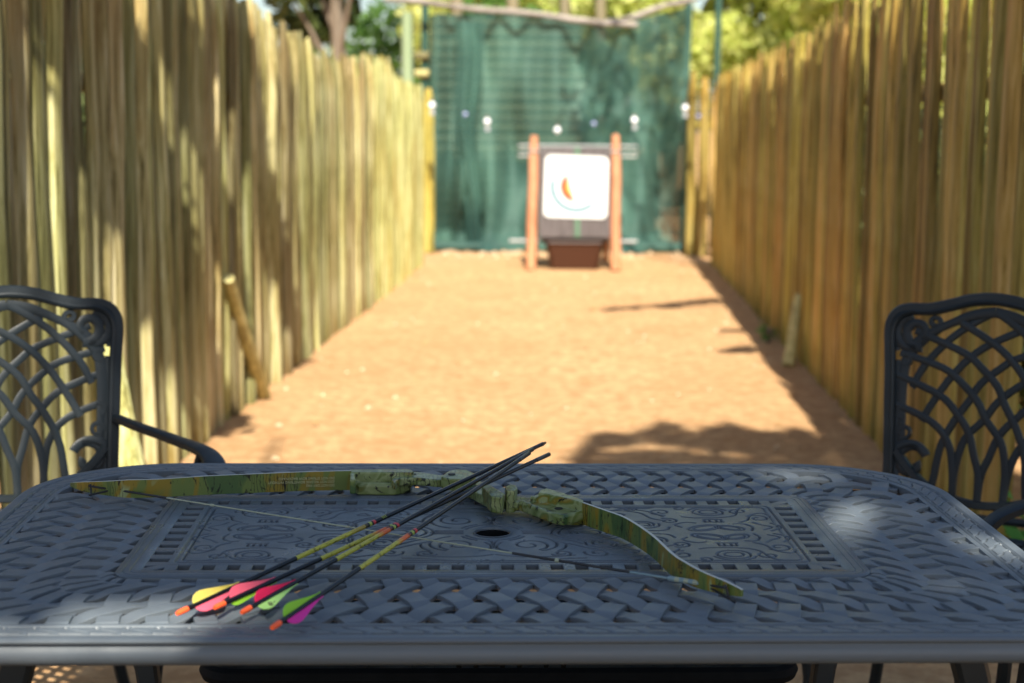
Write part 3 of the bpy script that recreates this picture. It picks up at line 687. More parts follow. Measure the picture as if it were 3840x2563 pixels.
def spiral(cx, cy, r0, r1, a0, a1, n_=40, ey=1):
    return [(cx + (r0 + (r1 - r0) * k / n_) * math.cos(math.radians(a0 + (a1 - a0) * k / n_)), cy + ey * (r0 + (r1 - r0) * k / n_) * math.sin(math.radians(a0 + (a1 - a0) * k / n_))) for k in range(n_ + 1)]
def ell(cx, cy, a, b_, a0=0, a1=360, rot=0):
    o_ = []
    for k in range(49):
        q = math.radians(a0 + (a1 - a0) * k / 48); x, y = a * math.cos(q), b_ * math.sin(q); c_, s_ = math.cos(rot), math.sin(rot); o_.append((cx + x * c_ - y * s_, cy + x * s_ + y * c_))
    return o_
cur = []
for sx_ in (1, -1):
    for sy_ in (1, -1):
        def A(pts): cur.append([(x * sx_, y * sy_) for x, y in pts])
        A(ell(0, 0, .044, .044, 25, 80)); A(ell(0, 0, .052, .052, 28, 62))
        A(spiral(.052, .072, .006, .030, -60, 420)); A(spiral(.052, .072, .036, .048, 60, -75)); A(ell(.05, .07, .05, .05, 150, 205)); A(ell(.05, .068, .057, .056, -5, 40))
        A(spiral(.098, .118, .004, .016, 30, 520)); A(ell(0, .148, .012, .012, 20, 160)); A(smooth_path([(.003, .125), (.02, .132), (.05, .137), (.085, .135), (.115, .128)], 6))
        A(ell(.145, 0, .028, .022, 0, 180)); A(ell(.145, 0, .045, .034, 0, 180)); A(ell(.145, 0, .056, .044, 20, 180)); A(ell(.145, 0, .018, .013, 0, 180)); A(ell(.145, 0, .036, .028, 0, 150))
        A(spiral(.165, .062, .009, .030, 220, 560)); A(smooth_path([(.09, .052), (.115, .068), (.150, .096), (.19, .088), (.225, .05)], 6)); A(smooth_path([(.185, .13), (.215, .145), (.25, .128), (.27, .095)], 6))
        A(spiral(.300, .150, .003, .012, 90, 480)); A(spiral(.275, .070, .003, .016, 0, 480)); A(smooth_path([(.29, .03), (.282, .045), (.30, .06), (.315, .056)], 5))
        A(smooth_path([(.385, .06), (.40, .075), (.41, .105), (.43, .118), (.44, .10)], 6)); A(smooth_path([(.375, .05), (.39, .05), (.40, .03), (.395, .01)], 5)); A(smooth_path([(.02, .105), (.008, .095), (.004, .075), (.012, .058)], 5))
        A(spiral(.235, .045, .010, .032, -60, 250)); A(smooth_path([(.13, .155), (.16, .158), (.19, .152)], 4)); A(smooth_path([(.05, .158), (.075, .152), (.1, .146), (.13, .143)], 4))
        A(spiral(.165, .062, .005, .022, 200, 640)); A(smooth_path([(.10, .04), (.12, .052), (.16, .088), (.2, .07), (.215, .035), (.20, .012)], 6))
        A(spiral(.150, .115, .004, .020, 90, 560)); A(smooth_path([(.17, .125), (.2, .135), (.235, .12), (.25, .085), (.27, .07)], 6)); A(smooth_path([(.19, .1), (.21, .105), (.2, .118), (.19, .1)], 4))
        A(spiral(.235, .045, .004, .024, -90, 380)); A(smooth_path([(.21, .02), (.23, .01), (.262, .012), (.272, .03)], 5))
        A(spiral(.222, .145, .004, .013, 0, 450)); A(spiral(.27, .125, .004, .020, 180, 640))
        A(ell(.325, .026, .028, .015, 0, 360, .5)); A(ell(.325, .026, .020, .009, 0, 360, .5)) if True else 0
        A(ell(.365, .026, .022, .013, 0, 360, -.5)) ; A(ell(.365, .026, .015, .008, 0, 360, -.5))
        A([(.33, .062), (.36, .062)]); A([(.332, .062), (.332, .078), (.358, .078), (.358, .062)]); A([(.34, .062), (.34, .078)]); A([(.35, .062), (.35, .078)])
        A(ell(.345, .125, .024, .022)); A(ell(.345, .125, .014, .012)); A(ell(.345, .125, .032, .030, 20, 160))
        A(spiral(.395, .130, .004, .016, 180, 600)); A(spiral(.418, .085, .004, .020, 90, 500)); A(smooth_path([(.3, .095), (.32, .088), (.36, .090), (.385, .105), (.4, .15), (.43, .155)], 6))
        A(smooth_path([(.415, .015), (.43, .03), (.415, .045), (.405, .06)], 5)); A(smooth_path([(.425, .008), (.445, .03), (.432, .055)], 5)); A([(.20, .155), (.26, .155), (.25, .148), (.21, .148), (.20, .155)])
for s_ in (1, -1):
    for yy in (-.009, -.003, .003, .009): cur.append([(s_ * .046, yy), (s_ * .085, yy)])
    cur.append([(s_ * .085, -.010), (s_ * .092, 0), (s_ * .085, .010)])
for c_ in cur: stamp(c_)
for ins in (.009, .018):
    q = rrect(px_ - ins, py_ - ins, .012, 40, 20, 8); stamp(list(map(tuple, q)) + [tuple(q[0])], .0018, .0035)
xs = -px_ + np.arange(gxn) * dx; ys = -py_ + np.arange(gyn) * dx; GX, GY = np.meshgrid(xs, ys)
rad = np.hypot(GX, GY); Z = TZ + .0012 + hf
Z += -.0008 * np.clip((.036 - rad) / .006, 0, 1)
V = np.column_stack([GX.ravel(), GY.ravel(), Z.ravel()])
ii, jj = np.meshgrid(np.arange(gxn - 1), np.arange(gyn - 1)); a = (jj * gxn + ii).ravel(); Fq = np.stack([a, a + 1, a + gxn + 1, a + gxn], 1)
cen = (V[Fq[:, 0], 0] + dx / 2, V[Fq[:, 0], 1] + dx / 2); Fq = Fq[np.hypot(*cen) > .0275]
npmesh('engraved_plate', V, Fq, MP, tb)
base3 = rrect(px_, py_, .004, 60, 30, 4); nx3 = np.roll(base3, -1, 0) - np.roll(base3, 1, 0); nx3 /= np.linalg.norm(nx3, axis=1)[:, None]; no3 = np.stack([nx3[:, 1], -nx3[:, 0]], 1)
V, Fq = sweep(base3, no3, [(0.0, .0012), (-.0012, .0002), (-.0012, -.010), (.02, -.010)], TZ); npmesh('plate_edge', V, Fq, MP, tb)
cir = np.array([(math.cos(q * 2 * math.pi / 64), math.sin(q * 2 * math.pi / 64)) for q in range(64)])
V, Fq = sweep(cir * .0285, cir, [(0, -.001), (-.0012, .0012), (-.0005, .0022), (.001, .0018), (.0018, 0), (.0018, -.002)], TZ); npmesh('umbrella_hole', V, Fq, MP, tb)
V, Fq = sweep(cir * .0266, cir, [(0, -.002), (0, -.20), (.0264, -.20)], TZ); npmesh('hole_shade_liner', V, Fq, MB, tb)  # near-black liner added to stand in for the shade inside the hole
# under frame and legs
mb = MBd()
for s_ in (-1, 1):
    mb.tube([(-.66, s_ * .36, TZ - .03), (.66, s_ * .36, TZ - .03)], .012, 8)
    mb.tube([(s_ * .64, -.36, TZ - .03), (s_ * .64, .36, TZ - .03)], .012, 8)
mb.build('under_frame', MB, tb)
for sx_ in (-1, 1):
    for sy_ in (-1, 1):
        mb = MBd(); pts = smooth_path([(sx_ * .60, sy_ * .34, TZ - .02), (sx_ * .63, sy_ * .35, TZ - .16), (sx_ * .585, sy_ * .33, .36), (sx_ * .60, sy_ * .34, .14), (sx_ * .66, sy_ * .37, .0)], 6)
        mb.tube(pts, .02, 8, sq=lambda i: (.022 - .0003 * i, .018)); mb.build('leg', MC, tb)

# ------------------------------------------------------------------ BENCH under the table
bn = thing('garden_bench', 'black slotted bench tucked under the table', 'bench', (-.02, 2.72, 0), math.radians(1.8))
mb = MBd()
for k in range(26):
    if k not in (11, 13, 15): mb.box((-.455 + .91 * k / 25, 0, .43), (.0355, .37, .014))
    else: mb.box((-.455 + .91 * k / 25, 0, .43), (.020, .37, .014))
mb.build('seat_slats', MB, bn)
mb = MBd(); q = rrect(.485, .19, .05, 30, 12, 8); mb.tube([(x, y, .43) for x, y in q], .016, 8, closed=True); mb.build('seat_frame', MB, bn)
mb = MBd(); mb.box((0, .17, .37), (.9, .012, .10)); mb.build('apron', MB, bn)
for sx_ in (-1, 1):
    for sy_ in (-1, 1):
        mb = MBd(); mb.tube(smooth_path([(sx_ * .43, sy_ * .14, .43), (sx_ * .44, sy_ * .16, .2), (sx_ * .47, sy_ * .19, 0)], 4), .018, 8); mb.build('leg', MB, bn)

# ------------------------------------------------------------------ CHAIRS
U = .000385                                                         # one sketch unit in metres
def ribbon(mb, pts, hw, ht, off=(0, 0, 0), n=5):
    """flat cast bar in the back's own plane: local x = across, z = up, y = thickness"""
    P = smooth_path([(p[0], off[1], p[1]) for p in pts], n)
    N_ = len(P)
    if hasattr(hw, '__len__'): f = lambda i: (ht, float(np.interp(i / (N_ - 1), np.linspace(0, 1, len(hw)), hw)))
    else: f = (ht, hw)
    mb.tube(P, 1, 8, sq=f, upv=(0, 1, 0))
W2 = .245; HB = .435
def backpanel(parent, tilt):
    e = bpy.data.objects.new('tmp', None)
    R_ = Matrix.Rotation(tilt, 4, 'X')
    objs = []
    def fin(mb, name, bev=0):
        mb.v = [tuple(R_ @ Vector(v) + Vector((0, .20, .526))) for v in mb.v]; return mb.build(name, MC, parent)
    k = 1
    fr_ = MBd()
    # outer frame: posts leaning out to the top, rounded shoulders, raised crest
    right = [(W2 - .035, -.10), (W2 - .033, .02), (W2 - .022, .15), (W2 - .010, .28), (W2 - .003, .34), (W2 - .006, .37), (W2 - .022, .392), (W2 - .05, .402), (W2 - .095, .405), (W2 - .14, .417), (W2 - .19, .432), (0, .438)]
    full = right + [(-x, z) for x, z in right[-2::-1]]
    P = smooth_path([(x, 0, z) for x, z in full], 5); fr_.tube(P, .0105, 8, sq=(.0125, .0095), upv=(0, 1, 0))
    P = smooth_path([(x * .955, -.006, z * .975 if z > .3 else z) for x, z in full], 5); fr_.tube(P, .008, 8)
    fin(fr_, 'back_frame')
    lo = MBd(); arc = [(W2 - .05, .075), (W2 - .075, .045), (W2 - .12, .008), (W2 - .17, -.012), (0, -.022)]; arc = arc + [(-x, z) for x, z in arc[-2::-1]]
    P = smooth_path([(x, 0, z) for x, z in arc], 5); lo.tube(P, .009, 8, sq=(.012, .009), upv=(0, 1, 0))
    arc2 = [(W2 - .03, -.055), (W2 - .09, -.045), (W2 - .16, -.047), (0, -.05)]; arc2 += [(-x, z) for x, z in arc2[-2::-1]]
    P = smooth_path([(x, 0, z) for x, z in arc2], 5); lo.tube(P, .009, 8); fin(lo, 'lower_rail')
    lt = MBd()
    sx_, sz_ = .000372, .000345
    fam = [[(0, 62), (0, 0), (8, -130), (45, -250), (90, -390), (170, -500), (290, -610), (570, -715)],
           [(152, 46), (155, -40), (165, -130), (190, -260), (250, -370), (360, -450), (560, -520)],
           [(-152, 46), (-155, -40), (-150, -180), (-110, -350), (-10, -480), (60, -600), (170, -710), (290, -790), (560, -862)],
           [(-290, 5), (-278, -80), (-255, -280), (-190, -450), (-110, -590), (-50, -710), (60, -820), (170, -900), (480, -1015)],
           [(-390, -430), (-330, -560), (-230, -740), (-110, -890), (20, -990), (200, -1090)],
           [(-470, -640), (-400, -800), (-260, -980), (-120, -1100), (-20, -1165)],
           [(-500, -850), (-400, -980), (-290, -1070)]]
    for f_ in fam:
        for s_ in (1, -1):
            ribbon(lt, [(s_ * x * sx_, -z * sz_) for x, z in f_], 0.0082, .004, (0, .002 if s_ > 0 else -.001, 0))
    # inner edge band the bars run into
    for s_ in (1, -1):
        ib = [(.176, .03), (.184, .075), (.190, .14), (.197, .20), (.198, .25), (.190, .295), (.172, .325), (.14, .35), (.1, .372), (.05, .395), (0, .405)]
        ribbon(lt, [(s_ * x, z) for x, z in ib], [.008, .008, .009, .012, .013, .011, .011, .010, .009, .011, .012], .0045)
    fin(lt, 'lattice')
    def spir(cx, cz, r0, r1, a0, a1, h0, h1):
        n_ = 22; return ([(cx + (r0 + (r1 - r0) * k / n_) * math.cos(math.radians(a0 + (a1 - a0) * k / n_)), cz + (r0 + (r1 - r0) * k / n_) * math.sin(math.radians(a0 + (a1 - a0) * k / n_))) for k in range(n_ + 1)], [h0 + (h1 - h0) * k / n_ for k in range(n_ + 1)])
    for s_ in (1, -1):
        sc = MBd()
        for (cx, cz, r0, r1, a0, a1, h0, h1) in ((.172, .346, .012, .034, 230, -110, .0075, .012), (.186, .345, .040, .034, 70, -110, .013, .009), (.136, .372, .004, .014, 200, 560, .006, .005), (.195, .283, .012, .012, 30, 330, .005, .004),
                                                   (.158, .050, .012, .040, -200, 110, .009, .009), (.162, .050, .042, .044, 150, -50, .010, .014), (.182, .118, .013, .013, -20, 300, .005, .004), (.188, .165, .016, .008, -90, 120, .005, .004), (.125, .000, .010, .010, 0, 300, .005, .004)):
            p_, h_ = spir(cx, cz, r0, r1, a0, a1, h0, h1); ribbon(sc, [(s_ * x, z) for x, z in p_], h_, .0055, n=2)
        ribbon(sc, [(s_ * .205, .10), (s_ * .206, .16), (s_ * .212, .22), (s_ * .218, .28)], .010, .004); ribbon(sc, [(s_ * .20, .0), (s_ * .196, .05), (s_ * .203, .1)], .010, .004)
        ribbon(sc, [(s_ * .223, .30), (s_ * .226, .335), (s_ * .215, .365), (s_ * .19, .384)], .011, .004)
        fin(sc, 'scrollwork')
def seat_part(parent):
    mb = MBd(); q = rrect(.225, .215, .07, 16, 16, 8); mb.tube([(x, y - .02, .43) for x, y in q], .013, 8, closed=True); mb.build('seat_frame', MC, parent)
    mb = MBd()
    for fam in (1, -1):
        for i in range(-7, 8):
            pts = []
            for k in range(13):
                y = -.225 + .41 * k / 12; x = i * .048 + fam * (y + .02) * .75
                if abs(x) < .215: pts.append((x, y, .432 + fam * .002))
            if len(pts) > 2: mb.tube(pts, 1, 8, sq=(.003, .009), upv=(0, 0, 1))
    mb.build('seat_lattice', MC, parent)
    for sx_ in (-1, 1):
        for sy_, yb in ((-1, -.20), (1, .17)):
            mb = MBd(); mb.tube(smooth_path([(sx_ * .205, yb, .43), (sx_ * .215, yb + sy_ * .01, .3), (sx_ * .20, yb, .15), (sx_ * .235, yb + sy_ * .05, 0)], 5), .014, 8); mb.build('leg', MC, parent)
def arm(parent, s_, splay=.06):
    mb = MBd(); pts = smooth_path([(s_ * .222, .212, .665), (s_ * .250, .13, .658), (s_ * (.275 + splay * .5), .02, .644), (s_ * (.28 + splay), -.12, .637), (s_ * (.275 + splay), -.22, .612), (s_ * (.27 + splay), -.262, .568), (s_ * (.265 + splay), -.24, .545), (s_ * (.265 + splay), -.215, .556)], 6)
    n_ = len(pts); mb.tube(pts, 1, 8, sq=lambda i: (.008, float(np.interp(i / n_, [0, .25, .5, .85, 1], [.011, .015, .022, .022, .014]))), upv=(0, 0, 1)); o = mb.build('armrest', MC, parent)
    mb = MBd(); mb.tube(smooth_path([(s_ * (.265 + splay), -.12, .632), (s_ * (.25 + splay), -.10, .58), (s_ * .24, -.12, .5), (s_ * .215, -.15, .43)], 5), .009, 8); mb.build('arm_support', MC, parent)
def chair(label, loc, rz, arms):
    t = thing('garden_chair', label, 'chair', loc, rz, 'cast metal lattice chairs')
    backpanel(t, math.radians(-9)); seat_part(t)
    for s_ in arms: arm(t, s_)
    return t
# local front of the chair is -y
def place_back(px_post, py_top, y, rz, post=1):
    """put the given rear post (post=+1 image right) so that it projects to px_post"""
    a = atd(px_post, 1300, y); return (a[0] - post * W2 * math.cos(rz) + .235 * math.sin(rz), y - post * W2 * math.sin(rz) - .235 * math.cos(rz), 0)
rzL = math.radians(26); chair('black lattice-backed armchair at the far left corner of the table', place_back(458, 0, 3.58, rzL, 1), rzL, (1, -1))
rzR = math.radians(-36); chair('black lattice-backed chair at the far right corner of the table', place_back(3316, 0, 3.62, rzR, -1), rzR, ())
# third chair at the right end of the table (only an arm and the seat edge are in view)
chair('black armchair at the right end of the table, cut off by the frame', (1.155, 2.60, 0), math.radians(-88), (1, -1))

# ------------------------------------------------------------------ BOW
def camo(name, seed, green=.5, streak=(1, 1, 1), sc=1.0, axis_rot=(0, 0, 0), gloss=.32):
    m = mat(name, (.2, .2, .05), gloss, 0, .5); v = coord(m, streak, 'Object', axis_rot)
    ad = N(m, 'ShaderNodeVectorMath', operation='ADD'); ad.inputs[1].default_value = (seed, seed * .7, seed * 1.3); L(m, v, ad.inputs[0]); v = ad.outputs[0]
    n1 = noise(m, v, 16 * sc, 3, .5, 1.2); n2 = noise(m, v, 34 * sc, 5, .7, 2.0)
    vo = N(m, 'ShaderNodeTexVoronoi', Scale=22 * sc, Randomness=1.0); L(m, v, vo.inputs['Vector'])
    oc = (.20, .145, .015); gr = (.050, .095, .028); pale = (.23, .27, .12); dk = (.004, .006, .003); gg = (.11, .15, .035)
    c = ramp(m, n1, [(.0, gr), (.38, gr), (.42, gg), (.5 + .1 * (green - .5), pale if green > .6 else gg), (.56, oc if green < .6 else gg), (.62, oc), (.66, pale)])
    s2 = ramp(m, n2, [(.37, (1, 1, 1)), (.40, (0, 0, 0)), (.61, (0, 0, 0)), (.64, (.95,) * 3)])
    c = mix(m, s2, c, dk)
    wv = N(m, 'ShaderNodeTexWave', Scale=60 * sc, Distortion=9, Detail=3); wv.inputs['Detail Scale'].default_value = 1.5; L(m, v, wv.inputs['Vector'])
    bar = ramp(m, wv.outputs['Color'], [(.0, (.75,) * 3), (.22, (0, 0, 0))]); msk = ramp(m, noise(m, v, 9 * sc, 2), [(.5, (0, 0, 0)), (.54, (1, 1, 1))])
    c = mix(m, mix(m, 1.0, bar, msk, 'MULTIPLY'), c, dk)
    L(m, c, BS(m).inputs['Base Color']); return m
CL = camo('camo_limb_left', 3.1, .5, streak=(1.1, 1.1, .5), sc=.9); CR_ = camo('camo_limb_right', 9.4, .35, streak=(1.6, 1.6, .45), sc=1.1); CG = camo('camo_riser', 5.2, .8, sc=.75)
EDG = mat('limb_edge', (.45, .46, .42), .4); BLK = mat('black_serving', (.012, .012, .013), .55)
bz = TZ + .0045
bow = thing('recurve_bow', 'camouflage recurve bow lying on the table under the arrows', 'bow', (-.08, 2.5, TZ))
def loc_(p): return (p[0] + .08, p[1] - 2.5, p[2] - TZ)
limbs = {}
def limb(label, bot, hts, m, th=.0048):
    P = smooth_path([at(x, y, bz) for x, y in bot], 8); n_ = len(P); hh = np.interp(np.linspace(0, 1, n_), np.linspace(0, 1, len(hts)), hts)
    vs = []
    for k in range(n_):
        a = P[max(k - 1, 0)]; b_ = P[min(k + 1, n_ - 1)]; d = b_ - a; d /= np.linalg.norm(d); nn = np.array([-d[1], d[0], 0]) * th / 2
        h_ = hh[k]; mid = .017; z0 = bz + (.0335 - h_) * .35; z1 = z0 + h_
        for sgn, z in ((-1, z0), (1, z0), (1, z1), (-1, z1)): q = P[k] + nn * sgn; vs.append(loc_((q[0], q[1], z)))
    fs = [(k * 4 + q, k * 4 + (q + 1) % 4, (k + 1) * 4 + (q + 1) % 4, (k + 1) * 4 + q) for k in range(n_ - 1) for q in range(4)] + [(3, 2, 1, 0), tuple(range(n_ * 4 - 4, n_ * 4))]
    mb = MBd(); mb.add(vs, fs); o = mb.build('limb', m, bow, smooth=False, bevel=.0006); o.data.materials.append(EDG)
    for p_ in o.data.polygons:
        if abs(p_.normal.z) > .8: p_.material_index = 1
    if label: o['label'] = label
    return P
PLm = limb('left limb with yellow maple-leaf camouflage', [(268, 1846), (323, 1858), (404, 1866), (486, 1870), (609, 1867), (762, 1858), (966, 1849), (1140, 1842), (1318, 1838)], [.006, .017, .024, .030, .030, .0315, .032, .0325, .033], CL)
PRm = limb('right limb with ochre and dark green camouflage', [(2186, 1966), (2270, 1996), (2349, 2026), (2444, 2088), (2521, 2160), (2570, 2190), (2636, 2220), (2720, 2245), (2783, 2262)], [.0345, .0340, .033, .031, .030, .028, .024, .018, .009], CR_)
# riser: stations joined into one remeshed body
rs = MBd()
def pr(pts, zref, z0, z1): rs.prism([loc_(at(x, y, zref))[:2] for x, y in pts], z0 - TZ, z1 - TZ)
Z1 = TZ + .0355
a0 = TZ + .001
def T(h): return TZ + h
pr([(1312, 1761), (1533, 1759), (1552, 1768), (1542, 1773), (1312, 1771)], Z1, T(.010), Z1)
pr([(1312, 1771), (1330, 1772), (1334, 1800), (1312, 1800)], T(.034), T(.010), T(.034))
pr([(1312, 1792), (1400, 1794), (1500, 1792), (1545, 1790), (1540, 1813), (1482, 1824), (1345, 1822), (1314, 1812)], T(.0165), a0, T(.0165))
rs.tube([loc_(at(x, y, T(.0165))) for x, y in ((1320, 1803), (1338, 1816), (1380, 1820), (1465, 1820), (1490, 1812), (1510, 1796), (1540, 1786))], .0042, 8)
pr([(1520, 1766), (1600, 1774), (1650, 1782), (1700, 1784), (1720, 1798), (1640, 1800), (1560, 1792), (1500, 1794), (1478, 1812), (1468, 1800), (1490, 1778)], T(.029), T(.016), T(.029))
pr([(1653, 1787), (1683, 1766), (1717, 1760), (1751, 1763), (1777, 1774), (1785, 1790), (1740, 1797), (1690, 1797)], T(.038), T(.018), T(.038))
pr([(1690, 1786), (1770, 1782), (1850, 1835), (1880, 1858), (1830, 1870), (1760, 1832), (1700, 1808)], T(.024), T(.008), T(.024))
pr([(1806, 1823), (1836, 1818), (1892, 1850), (1884, 1866), (1842, 1862)], T(.038), T(.012), T(.038))
pr([(1893, 1826), (1912, 1816), (1933, 1819), (1941, 1830), (1930, 1840), (1898, 1840)], T(.042), T(.006), T(.042))
pr([(1875, 1852), (1960, 1864), (2060, 1876), (2188, 1904), (2188, 1926), (2112, 1942), (2080, 1936), (1947, 1886), (1880, 1880)], T(.022), T(.009), T(.022))
pr([(2026, 1838), (2049, 1831), (2105, 1846), (2188, 1876), (2188, 1886), (2110, 1866), (2050, 1852), (2018, 1848)], T(.0385), T(.012), T(.0385))
pr([(1988, 1862), (2020, 1852), (2060, 1860), (2188, 1894), (2188, 1902), (2110, 1884), (2040, 1870)], T(.030), T(.012), T(.030))
pr([(2118, 1914), (2188, 1902), (2188, 1932), (2118, 1930)], T(.018), a0, T(.018))
rs.tube([loc_(at(x, y, T(.022))) for x, y in ((1955, 1884), (2080, 1933), (2110, 1939), (2186, 1922))], .0035, 8)
o = rs.build('riser', CG, bow, smooth=True); rm = o.modifiers.new('remesh', 'REMESH'); rm.mode = 'VOXEL'; rm.voxel_size = .0011; rm.use_smooth_shade = True
sm_ = o.modifiers.new('smooth', 'SMOOTH'); sm_.iterations = 9; sm_.factor = .6
for (x, y, z, r_) in ((1694, 1779, TZ + .0385, .006), (2095, 1908, TZ + .0225, .0065), (1556, 1779, TZ + .0295, .002)):
    mb = MBd(); p = at(x, y, z); mb.tube([loc_(p - np.array([0, 0, .004])), loc_(p + np.array([0, 0, .0008]))], r_, 16); mb.build('bolt', BLK, bow)
# string
SC = mat('pale_string', (.30, .33, .24), .7); SG = mat('blue_grey_serving', (.16, .24, .27), .7)
s0 = at(338, 1822, TZ + .017); s1 = at(2700, 2200, TZ + .014)
def sp(px): u = (px - 338) / (2700 - 338); d = ray(px, 1822 + (2200 - 1822) * u); 
def strpt(u): return s0 + (s1 - s0) * u
def uof(px):
    lo_, hi_ = 0., 1.
    for _ in range(30):
        mid = (lo_ + hi_) / 2; p = strpt(mid) - np.array([0, 0, H]); X_ = CX + F * (p @ rt) / (p @ fw)
        if X_ < px: lo_ = mid
        else: hi_ = mid
    return lo_
bs = MBd(); bs.tube([loc_(strpt(uof(600))), loc_(strpt(uof(2500)))], .0012, 8); ostr = bs.build('bowstring', SC, bow)
for (a, b_, r_, m_, nm_) in ((425, 625, .0019, BLK, 'loop_serving'), (1922, 2362, .0020, BLK, 'centre_serving'), (2505, 2640, .0030, SG, 'loop_serving'), (2360, 2505, .0015, SG, 'string_end'), (790, 802, .0022, SC, 'knot'), (2083, 2097, .0030, SC, 'nocking_point'), (1296, 1306, .002, SC, 'knot')):
    mb = MBd(); mb.tube([loc_(strpt(uof(a))), loc_(strpt(uof(b_)))], r_, 8); mb.build(nm_, m_, ostr)
for a in range(7):
    mb = MBd(); c_ = strpt(uof(2520 + a * 17)); mb.tube([loc_(c_ - np.array([.003, -.002, 0])), loc_(c_ + np.array([.004, -.002, 0]))], .0036, 8); mb.build('knot', SC if a % 2 else SG, ostr)
for (fan, tipT, tipB) in ((strpt(uof(425)), at(335, 1822, bz + .021), at(338, 1856, bz + .008)), (strpt(uof(2640)), at(2722, 2203, bz + .019), at(2735, 2244, bz + .006))):
    mb = MBd()
    for tp_ in (tipT, tipB): mb.tube([loc_(fan), loc_((fan + tp_) / 2 + np.array([0, -.003, 0])), loc_(tp_ + np.array([0, -.003, 0]))], .0017, 6)
    mb.tube([loc_(tipT + np.array([0, -.003, 0])), loc_(tipT + np.array([0, .006, .001])), loc_(tipB + np.array([0, .006, 0])), loc_(tipB + np.array([0, -.003, 0]))], .0017, 6); mb.build('end_loop', BLK, ostr)
# raised warning text on the left limb (lies upside down in the photo)
def text(s, size, m, parent, mw, name='lettering', ext=.0003):
    cu = bpy.data.curves.new(name, 'FONT'); cu.body = s; cu.size = size; cu.extrude = ext; cu.align_x = 'LEFT'
    o_ = bpy.data.objects.new(name, cu); C.objects.link(o_); dg = bpy.context.evaluated_depsgraph_get(); me = bpy.data.meshes.new_from_object(o_.evaluated_get(dg)); bpy.data.objects.remove(o_)
    me.materials.clear(); me.materials.append(m); q = bpy.data.objects.new(name, me); C.objects.link(q); q.parent = parent; q.matrix_local = mw; return q
lo = bpy.data.objects[[o.name for o in bow.children if o.name.startswith('limb')][0]]
TX = mat('embossed_camo', (.40, .40, .22), .35)
pa, pb = at(1255, 1842, bz), at(1000, 1847, bz); d = (pb - pa); d[2] = 0; d /= np.linalg.norm(d); nrm_ = np.array([-d[1], d[0], 0]); nrm_ = nrm_ if nrm_[1] < 0 else -nrm_
for s_, zz in (('DO NOT DRY FIRE', .0125), ('(DO NOT RELEASE BOWSTRING WITHOUT BOLT)', .0185), ('DO NOT STRING BOW BACKWARD', .0245)):
    o_ = Vector(loc_(pa + nrm_ * .0029 + np.array([0, 0, zz + .0 + (bz - TZ) * 0])))
    o_.z = bz - TZ + zz
    ex = Vector(d); ez = Vector(nrm_); ey = ez.cross(ex)
    mw = Matrix(((ex.x, ey.x, ez.x, o_.x), (ex.y, ey.y, ez.y, o_.y), (ex.z, ey.z, ez.z, o_.z), (0, 0, 0, 1)))
    text(s_, .0056, TX, lo, mw, ext=.0004)

# ------------------------------------------------------------------ ARROWS
def arrow_mat(name, y0, y1, orange):
    m = mat(name, (.02, .02, .022), .25, 0, .4); tc_ = N(m, 'ShaderNodeTexCoord'); s_ = N(m, 'ShaderNodeSeparateXYZ'); L(m, tc_.outputs['Object'], s_.inputs[0])
    mr = N(m, 'ShaderNodeMapRange'); mr.inputs[1].default_value = y0; mr.inputs[2].default_value = y1; L(m, s_.outputs[0], mr.inputs[0])
    n1 = noise(m, coord(m, (1, 3, 3)), 60, 4, .6, 1.5)
    ye = ramp(m, n1, [(.34, (.05, .03, .01)), (.42, (.38, .36, .03)), (.6, (.45, .42, .05)), (.68, (.30, .20, .03))])
    og = (.62, .12, .02) if orange else (.30, .22, .03)
    pc = ramp(m, mr.outputs[0], [(.0, (0, 0, 0)), (.72, (0, 0, 0)), (.86, (1, 1, 1))]); c = mix(m, pc, ye, og)
    c = mix(m, ramp(m, mr.outputs[0], [(.0, (1, 1, 1)), (.005, (0, 0, 0)), (.955, (0, 0, 0)), (.96, (.8,) * 3), (.999, (1, 1, 1))], 'CONSTANT'), c, (.004, .004, .005))
    L(m, c, BS(m).inputs['Base Color']); return m
VC = {}
def vane_mat(n_, c): 
    if n_ not in VC:
        m = mat(n_, c, .4, 0, .4); t_ = N(m, 'ShaderNodeBsdfTranslucent'); t_.inputs[0].default_value = (*c, 1); ms = N(m, 'ShaderNodeMixShader'); ms.inputs[0].default_value = .4
        L(m, BS(m).outputs[0], ms.inputs[1]); L(m, t_.outputs[0], ms.inputs[2]); L(m, ms.outputs[0], m.node_tree.nodes['Material Output'].inputs[0]); VC[n_] = m
    return VC[n_]
YEL, PNK, RED, GRN, LGR, MAG = [vane_mat(*a) for a in (('yellow_vane', (.98, .88, .22)), ('pink_vane', (1.0, .20, .30)), ('crimson_vane', (.92, .03, .15)), ('green_vane', (.42, .80, .07)), ('pale_green_vane', (.60, .92, .32)), ('magenta_vane', (.95, .06, .52)))]
NOK = mat('orange_nock', (1.0, .13, .03), .35, 0, .5); TIP = mat('brown_point', (.09, .045, .03), .35, .5); INS = mat('grey_insert', (.06, .06, .065), .35, .5)
def solve_tip(nk, px, py, zc, yc):
    lo_, hi_ = TZ, TZ + .3
    for _ in range(40):
        zt = (lo_ + hi_) / 2; T_ = at(px, py, zt); k = (yc - nk[1]) / (T_[1] - nk[1]); z = nk[2] + (zt - nk[2]) * k
        # raising zt brings the tip nearer; crossing height rises
        if z < zc: lo_ = zt
        else: hi_ = zt
    return at(px, py, (lo_ + hi_) / 2)
